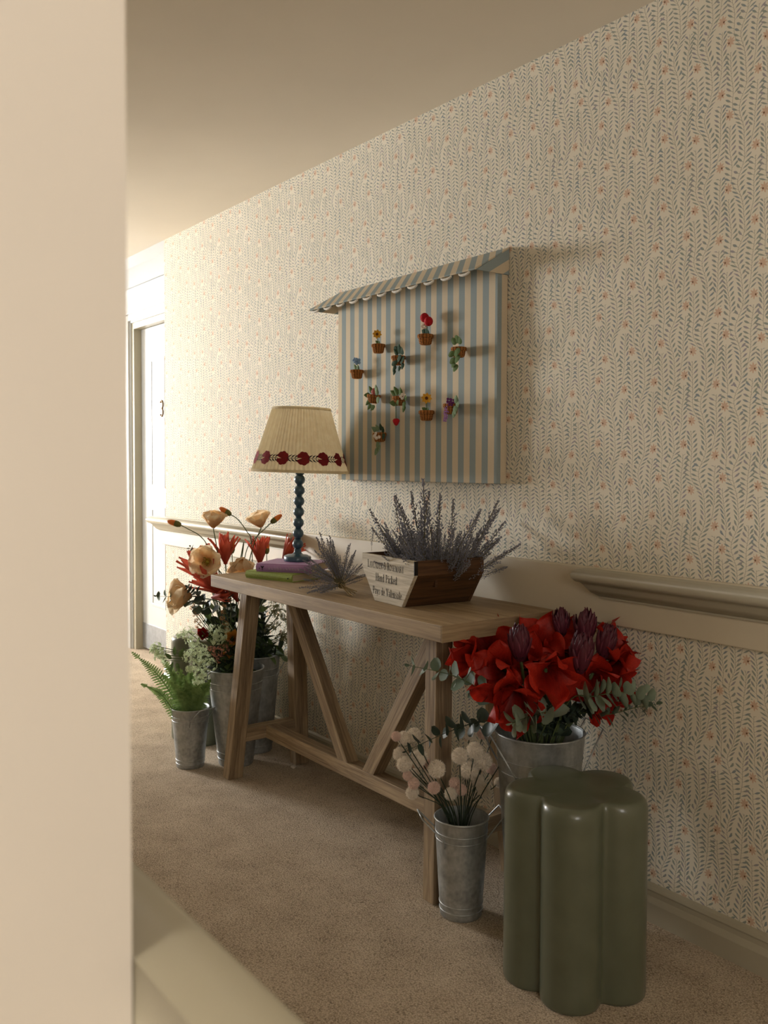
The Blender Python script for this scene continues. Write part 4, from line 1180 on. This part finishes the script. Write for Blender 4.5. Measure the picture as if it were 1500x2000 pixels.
def frond(tip, mid=None, w=.05, droop=.0):
    b0 = FB + Vector((rnd(-.02, .02), rnd(-.02, .02), .12)); tip = Vector(tip)
    mid = mid or (b0.lerp(tip, .5) + Vector((0, 0, .05)))
    P = bez([b0, mid, tip], 18); k = len(P); m = MB(); m.tube(P, [.0016 * (1 - .7 * i / k) for i in range(k)], 4)
    side = (P[-1] - P[0]).cross(Vector(CF)).normalized()
    for i in range(3, k - 1):
        f = i / (k - 1); L = w * (sin(pi * min(1, f * 1.15) ** .8) * .9 + .12) if f < .87 else w * .55 * (1 - f) / .13 * .6 + .004
        d = (P[i + 1] - P[i - 1]).normalized(); nrm = d.cross(side).normalized()
        for sg in (1, -1):
            o = (side * sg + d * .45 + nrm * rnd(-.25, .25)).normalized(); wd_ = d * (.0042 + .0016 * L / w)
            nseg = 6; V = []; Fs = []
            for j in range(nseg + 1):
                g = j / nseg; c = P[i] + o * L * g - Vector((0, 0, .12 * L * g * g)); ww = (1 - g) ** .6 * (.75 if j % 2 else 1.2)
                V += [c + wd_ * ww, c - wd_ * ww]
            Fs = [(2 * j, 2 * j + 1, 2 * j + 3, 2 * j + 2) for j in range(nseg)]
            m.add(V, Fs)
    o_ = Vector(WORLD[fp.name].translation); m.V = [v - o_ for v in m.V]
    part('frond', m.mesh('frond', FERN), fp)


for px, py, dd, w in ((256, 1272, -.02, .040), (275, 1335, -.06, .028), (300, 1262, .03, .03), (325, 1300, .0, .04), (350, 1305, -.03, .045), (372, 1300, .02, .04), (398, 1312, -.02, .042), (414, 1326, -.04, .04), (330, 1330, -.06, .04), (360, 1325, -.07, .045), (390, 1335, -.07, .04), (318, 1318, .04, .04), (405, 1345, -.05, .035), (345, 1345, -.08, .035)):
    frond(at_d(px, py, FD + dd), None, w)

# --- tall arrangement: poppies, buds, orange spikes, sedum, astilbe, greenery
TD = (Vector(B_TALL) - CAM).dot(FWD); QD = (Vector(B_REAR) - CAM).dot(FWD)
TB_, RB2 = Vector(B_TALL), Vector(B_REAR)
TP = lambda px, py, dd=0.: at_d(px, py, TD + dd)
POP = petal_mat('poppy_petal', (238, 182, 104), (253, 236, 204), .7, .55, 0., .05, .8); POPY = simple('poppy_centre', (196, 160, 50), (120, 120, 40), .8, 300)
PP = [blade(.056, .074, b, .26, .14, .72, 7, 8, .35, s_).mesh('petal', POP, True) for b, s_ in ((-.5, 1), (-.35, 2), (-.6, 3))]
PPO = [blade(.056, .074, b, .14, .16, .72, 7, 8, .35, s_).mesh('petal', POP, True) for b, s_ in ((.25, 1), (.45, 2), (.1, 3))]
PCEN = MB().ball((0, 0, .008), .006, 10, 6, 1.2)
for k in range(26):
    a = k * 2.4; r = .012 + .003 * sin(k * 3.3); PCEN.tube([(.003 * cos(a), .003 * sin(a), .003), (r * cos(a), r * sin(a), .017)], .0006, 3); PCEN.ball((r * cos(a), r * sin(a), .0175), .0014, 5, 3)
PCEN = PCEN.mesh('flower_centre', POPY, True)


def hid(px, py, B, h):       # stem foot inside the bucket
    return [Vector(B) + Vector((rnd(-.02, .02), rnd(-.02, .02), .15)), Vector(B) + Vector((rnd(-.04, .01), rnd(-.04, .02), h))]


def poppy(px, py, dd, dirv, path, label, openf=False, s=1., B=TB_):
    p = TP(px, py, dd); d = (RGT * dirv[0] + UPV * dirv[1] + CF * dirv[2]).normalized(); c = p - d * .02 * s
    t = thing('poppy', label, 'flower', frame(c, d, None, rnd(0, 6), s), 'orange poppies in the tall bucket')
    if openf: ring_of(t, 'petal', PPO, 3, .95, .003, 0, 0, 1., .2); ring_of(t, 'petal', PPO, 3, .8, .003, .001, .9, .95, .2)
    else: ring_of(t, 'petal', PP, 3, .82, .004, 0, 0, 1., .1); ring_of(t, 'petal', PP, 3, .72, .003, .001, pi / 3, .97, .1)
    part('flower_centre', PCEN, t)
    pts = hid(px, py, B, .38) + [TP(a, b, e) for a, b, e in path] + [c - d * .0]
    stem_part(t, bez(pts, 6), .0022, STEMG)


poppy(417, 1019, .0, (.05, 1, .1), [(432, 1150, .02), (424, 1075, .0)], 'apricot poppy cup held upright in front of the far handrail', s=1.35)
poppy(507, 1018, .06, (-.25, 1, .2), [(478, 1150, .05), (492, 1075, .05)], 'apricot poppy cup beside the bobbin lamp', s=1.35)
poppy(402, 1097, -.06, (-.2, .1, 1), [(450, 1170, -.02), (432, 1120, -.03)], 'wide open apricot poppy facing the viewer at the table corner', True, 1.3)
poppy(470, 1102, .02, (.1, -.45, .5), [(462, 1170, .05), (476, 1062, .06)], 'drooping apricot poppy just left of the purple book', False, 1.5)
poppy(358, 1163, -.08, (-1, .15, .45), [(440, 1190, -.02), (395, 1168, -.05)], 'apricot poppy facing left below the table corner', False, 1.75)
BUDO = simple('orange_bud', (228, 132, 52), (200, 100, 40), .7, 80); BUDG = simple('bud_sepal', (112, 110, 58), (88, 92, 44), .8, 80)
BUDT = MB().lathe([(.0072, 0), (.008, .006), (.0068, .016), (.004, .023), (0, .026)], 10).mesh('bud_petals', BUDO, True)
BUDB = MB().lathe([(0, -.013), (.005, -.011), (.008, -.004), (.0082, .003), (.0074, .0075), (0, .008)], 10).mesh('sepals', BUDG, True)


def bud(px, py, dd, dirv, path, label, s=1.):
    p = TP(px, py, dd); d = (RGT * dirv[0] + UPV * dirv[1] + CF * dirv[2]).normalized()
    t = thing('poppy_bud', label, 'flower bud', frame(p, d, None, 0, s * 1.5), 'poppy buds in the tall bucket')
    part('bud_petals', BUDT, t); part('sepals', BUDB, t)
    stem_part(t, bez(hid(px, py, TB_, .38) + [TP(a, b, e) for a, b, e in path] + [p - d * .012 * s], 6), .0019, STEMG)


bud(345, 1023, .0, (-1, .3, 0), [(425, 1150, 0), (408, 1075, .0), (392, 1048, 0), (365, 1032, 0)], 'orange poppy bud leaning far left in front of the handrail', 1.05)
bud(444, 1001, .03, (-.9, .55, 0), [(488, 1150, .04), (491, 1060, .04), (482, 1038, .03), (465, 1015, .03)], 'highest orange poppy bud tilted up left', 1.0)
bud(536, 1016, .06, (.8, .6, 0), [(470, 1150, .05), (480, 1080, .06), (494, 1056, .06), (520, 1030, .06)], 'orange poppy bud pointing right beside the lamp', 1.0)
bud(453, 1072, .05, (.03, 1, 0), [(458, 1150, .05), (455, 1110, .05)], 'small upright poppy bud among the orange spikes', 1.05)
bud(521, 1074, .08, (0, 1, 0), [(490, 1150, .06), (518, 1110, .08)], 'small upright poppy bud left of the lamp base', .95)

ORS = petal_mat('orange_red_bract', (160, 52, 38), (224, 110, 82), .6, .3, 0., .09)
OB = [blade(.115, .027, b, .32, .06, .4, 4, 8, .5, s_).mesh('bract', ORS, True) for b, s_ in ((.18, 1), (-.12, 2), (.4, 3))]


def spiky(px, py, dd, dirv, label, s=1., n=11):
    p = TP(px, py, dd); d = (RGT * dirv[0] + UPV * dirv[1] + CF * dirv[2]).normalized()
    t = thing('leucadendron', label, 'flower', frame(p - d * .05 * s, d, None, rnd(0, 6), s * 1.3), 'orange-red spiky flowers in the tall bucket')
    ring_of(t, 'bract', OB, n, .36, .005, 0, 0, 1., .12); ring_of(t, 'bract', OB, n - 3, .12, .004, .012, .4, .9, .12)
    stem_part(t, bez(hid(px, py, TB_, .38) + [p - d * .04 * s], 6), .003, STEMG)


spiky(440, 1082, .04, (.0, 1, .1), 'orange-red spiky flower behind the open poppy', .85)
spiky(398, 1120, .02, (-.55, .8, .1), 'orange-red spiky flower leaning left at the table corner', 1.1)
spiky(420, 1145, -.02, (-.75, .7, .2), 'orange-red spiky flower with long bracts under the open poppy', 1.05)
spiky(508, 1085, .08, (.05, 1, .1), 'orange-red spiky flower between poppy and lamp', .78)
spiky(562, 1080, .05, (.55, .8, 0), 'orange-red spiky flower partly behind the lamp base', .72)
spiky(425, 1165, -.03, (.9, .2, .2), 'orange-red spiky flower pointing right under the tabletop', .55, 8)
spiky(458, 1160, .03, (-.3, .9, .2), 'orange-red spiky flower hidden low behind the tabletop edge', .7, 8)

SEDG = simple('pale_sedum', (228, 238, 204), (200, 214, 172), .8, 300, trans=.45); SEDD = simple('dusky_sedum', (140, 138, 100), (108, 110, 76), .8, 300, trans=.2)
ASTP = simple('pink_astilbe', (196, 138, 112), (160, 102, 80), .8, 300, trans=.3); ASTB = simple('tan_astilbe', (194, 150, 102), (150, 110, 70), .8, 300, trans=.2)
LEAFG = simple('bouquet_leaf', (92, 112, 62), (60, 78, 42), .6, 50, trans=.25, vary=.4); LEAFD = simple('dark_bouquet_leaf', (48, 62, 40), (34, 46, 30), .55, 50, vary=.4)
BLF = [leaf_mesh('leaf', .06, .026, m_, .15, 4, 8) for m_ in (LEAFG, LEAFD)]
GL_ = [leaf_mesh('leaf', .075, .034, m_, .15, 4, 8) for m_ in (LEAFG, LEAFD)]


def florets(m, c, R, n, s, rs, flat=1.):
    for i in range(n):
        z = rs.uniform(-.5, 1); a = rs.uniform(0, 6.283); r = sqrt(max(0, 1 - z * z)); d = Vector((r * cos(a), r * sin(a), z * flat)); p = c + d * R * rs.uniform(.75, 1.05)
        d = d.normalized(); e = d.orthogonal().normalized(); g = d.cross(e); b0 = rs.uniform(0, 6)
        for k in range(5):
            b = b0 + k * 1.2566; o = e * cos(b) + g * sin(b); w = e * -sin(b) + g * cos(b); q = s * rs.uniform(.8, 1.2)
            m.add([p, p + o * q * .6 + w * q * .28 + d * q * .35, p + o * q * 1.15 + d * q * .5, p + o * q * .6 - w * q * .28 + d * q * .35], [(0, 1, 2, 3)])


def sedum(blobs, mat, foot, label, group, s=.0072, dens=1., leaves=(), cat='flower', nm='sedum'):
    rs = random.Random(len(label)); C = [(TP(a, b, e), r) for a, b, r, e in blobs]
    t = thing(nm, label, cat, Matrix.Translation(C[0][0]), group); o_ = C[0][0]
    for c, r in C:
        m = MB(); r *= 1.25; florets(m, Vector(), r, int(dens * 30000 * r * r + 12), s, rs); part('floret_cluster', m.mesh('floret_cluster', mat), t, Matrix.Translation(c - o_))
    ft = [Vector(foot) + Vector((rnd(-.02, .02), rnd(-.02, .02), .16)), Vector(foot) + Vector((rnd(-.03, .0), rnd(-.03, .01), .385))]
    for c, r in C: stem_part(t, bez(ft + [c], 6), .0016, STEMG)
    for px, py, e, dx, dy in leaves:
        part('leaf', BLF[0], t, WORLD[t.name].inverted() @ frame(TP(px, py, e), RGT * dx + UPV * dy + CF * .2, UPV, rnd(-.5, .5), rnd(.6, .8)))
    return t


sg = 'sedum heads in the far buckets'
sedum([(368, 1234, .018, -.12), (376, 1252, .022, -.12), (388, 1270, .026, -.13), (372, 1282, .022, -.14), (398, 1290, .026, -.14), (378, 1304, .022, -.15), (394, 1318, .024, -.15), (410, 1300, .022, -.13), (388, 1330, .018, -.15), (352, 1242, .012, -.12)], SEDG, TB_, 'large pale green sedum plume spilling over the bucket rim', sg)
sedum([(418, 1232, .022, -.05), (430, 1244, .022, -.06), (440, 1228, .018, -.04), (424, 1250, .02, -.07)], SEDG, TB_, 'pale green sedum head above the pink astilbe', sg)
sedum([(306, 1262, .012, -.1), (302, 1276, .014, -.1), (312, 1284, .016, -.1), (322, 1290, .014, -.1), (300, 1266, .010, -.1), (316, 1272, .013, -.1)], SEDG, TB_, 'small pale green sedum head furthest left above the fern', sg, leaves=((335, 1288, -.1, -.5, .6), (338, 1292, -.1, -.2, -1), (345, 1294, -.1, .3, -1), (350, 1284, -.1, .4, .8), (342, 1280, -.1, -.1, 1)))
sedum([(424, 1276, .016, -.08), (436, 1270, .018, -.08), (446, 1258, .014, -.07), (430, 1288, .016, -.09), (414, 1268, .012, -.08)], ASTP, TB_, 'dusty pink astilbe head over the tall bucket rim', sg, .0045, 1.3, nm='astilbe')
sedum([(378, 1186, .010, -.06), (382, 1200, .011, -.06), (385, 1214, .011, -.06), (388, 1226, .010, -.06), (376, 1176, .008, -.06)], ASTB, TB_, 'tan astilbe plume hanging under the left-facing poppy', sg, .0042, 1.6, nm='astilbe')
sedum([(436, 1196, .007, -.05), (434, 1208, .008, -.05), (440, 1218, .009, -.05), (443, 1230, .008, -.05), (438, 1184, .006, -.05)], ASTB, TB_, 'tan astilbe plume in the middle of the dark foliage', sg, .004, 1.4, nm='astilbe')
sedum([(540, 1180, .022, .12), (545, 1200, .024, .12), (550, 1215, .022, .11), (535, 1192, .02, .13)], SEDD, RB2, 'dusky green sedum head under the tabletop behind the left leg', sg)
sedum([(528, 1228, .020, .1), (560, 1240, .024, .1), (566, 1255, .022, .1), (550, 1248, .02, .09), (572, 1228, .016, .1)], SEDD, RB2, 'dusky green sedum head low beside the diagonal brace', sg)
# lily-like orange and red blooms deep in the bunch
LIL = petal_mat('amber_petal', (150, 84, 20), (206, 150, 60), .55, .3, 0, .05)
LM_ = [blade(.05, .026, b, .3, .06, .5, 4, 7, .4, s_).mesh('petal', LIL, True) for b, s_ in ((.8, 1), (.5, 2))]
LMR = [blade(.05, .03, b, .3, .06, .5, 4, 7, .4, s_).mesh('petal', AMA, True) for b, s_ in ((.3, 1), (.1, 2))]
for px, py, e, ms, lb in ((455, 1250, -.03, LM_, 'amber lily bloom beside the left table leg'), (396, 1242, -.04, LMR, 'small red bloom behind the pale green sedum'), (450, 1275, -.02, LM_, 'amber lily bloom low against the left table leg')):
    t = thing('lily', lb, 'flower', frame(TP(px, py, e), CF + UPV * .5 + RGT * .2, None, 0, 1), 'lilies in the tall bucket'); ring_of(t, 'petal', ms, 6, .45, .004, 0, 0, 1., .15)
    stem_part(t, bez(hid(px, py, TB_, .38) + [TP(px, py, e)], 5), .002, STEMG)
# dark foliage
def foliage(B, spots, label, group, kind=1, n=11):
    t = thing('foliage_stem', label, 'foliage', Matrix.Translation(Vector(B) + Vector((0, 0, .2))), group); inv = WORLD[t.name].inverted()
    for px, py, e in spots:
        tip = TP(px, py, e); P = bez([Vector(B) + Vector((rnd(-.02, .02), rnd(-.02, .02), .16)), Vector(B) + Vector((rnd(-.04, .04), rnd(-.04, .04), .40)), tip], 7); stem_part(t, P, .0018, DSTEM, 'stem', 4)
        for i in range(n):
            f = .45 + .55 * i / (n - 1); p = P[min(len(P) - 1, int(f * (len(P) - 1)))]
            d = Vector((rnd(-1, 1), rnd(-1, 1), rnd(-.5, .9))); part('leaf', GL_[kind if random.random() < .8 else 1 - kind], t, inv @ frame(p, d, None, rnd(0, 6), rnd(.7, 1.2)))


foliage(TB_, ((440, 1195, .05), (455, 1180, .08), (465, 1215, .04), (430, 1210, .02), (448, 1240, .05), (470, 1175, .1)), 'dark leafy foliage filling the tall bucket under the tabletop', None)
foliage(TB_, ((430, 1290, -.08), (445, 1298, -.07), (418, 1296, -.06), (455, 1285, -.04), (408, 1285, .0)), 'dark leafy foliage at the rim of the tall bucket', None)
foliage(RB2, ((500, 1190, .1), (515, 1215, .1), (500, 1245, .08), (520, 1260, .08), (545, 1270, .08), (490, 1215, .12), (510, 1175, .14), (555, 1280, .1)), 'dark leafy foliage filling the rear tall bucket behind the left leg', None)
foliage(TB_, ((425, 1195, -.02), (410, 1210, -.02), (398, 1225, .0), (405, 1250, -.02)), 'fresh green foliage left of the dark foliage in the tall bucket', None, 0)
eg2 = 'eucalyptus sprigs in the far buckets'
eucalyptus([TB_ + Vector((-.03, 0, .4)), TP(400, 1195, -.06), TP(360, 1170, -.10), TP(306, 1164, -.12)], 9, .030, 0, 'eucalyptus tip poking out left beyond the left-facing poppy', eg2)
eucalyptus([TB_ + Vector((-.02, -.02, .4)), TP(415, 1200, -.08), TP(392, 1165, -.12), TP(366, 1146, -.13)], 10, .028, 2, 'dark eucalyptus sprig crossing in front of the left-facing poppy', eg2)
eucalyptus([TB_ + Vector((0, 0, .4)), TP(440, 1230, .0), TP(445, 1180, .0), TP(440, 1150, .02)], 10, .036, 2, 'dark eucalyptus sprig rising under the table corner', eg2)
eucalyptus([TB_ + Vector((0, 0, .4)), TP(405, 1130, .03), TP(385, 1090, .03), TP(372, 1068, .03)], 9, .02, 0, 'thin eucalyptus tip above the leaning orange spiky flower', eg2)
eucalyptus([RB2 + Vector((0, 0, .4)), at_d(512, 1250, QD - .05), at_d(510, 1205, QD - .05), at_d(505, 1170, QD - .03)], 10, .04, 2, 'dark eucalyptus sprig in the rear bucket behind the left table leg', eg2)

# fallen petal on the carpet
m = MB(); P0 = at_z(573, 1498, .004)
for a, b, r in ((0, 0, .011), (.012, -.006, .007)):
    m.ball(P0 + Vector((a, b, .002)), r, 10, 6, .45)
tag(m.build('fallen_petal', YWHITE, smooth=True, origin=P0), 'small cream petal fallen on the carpet under the table', 'petal')
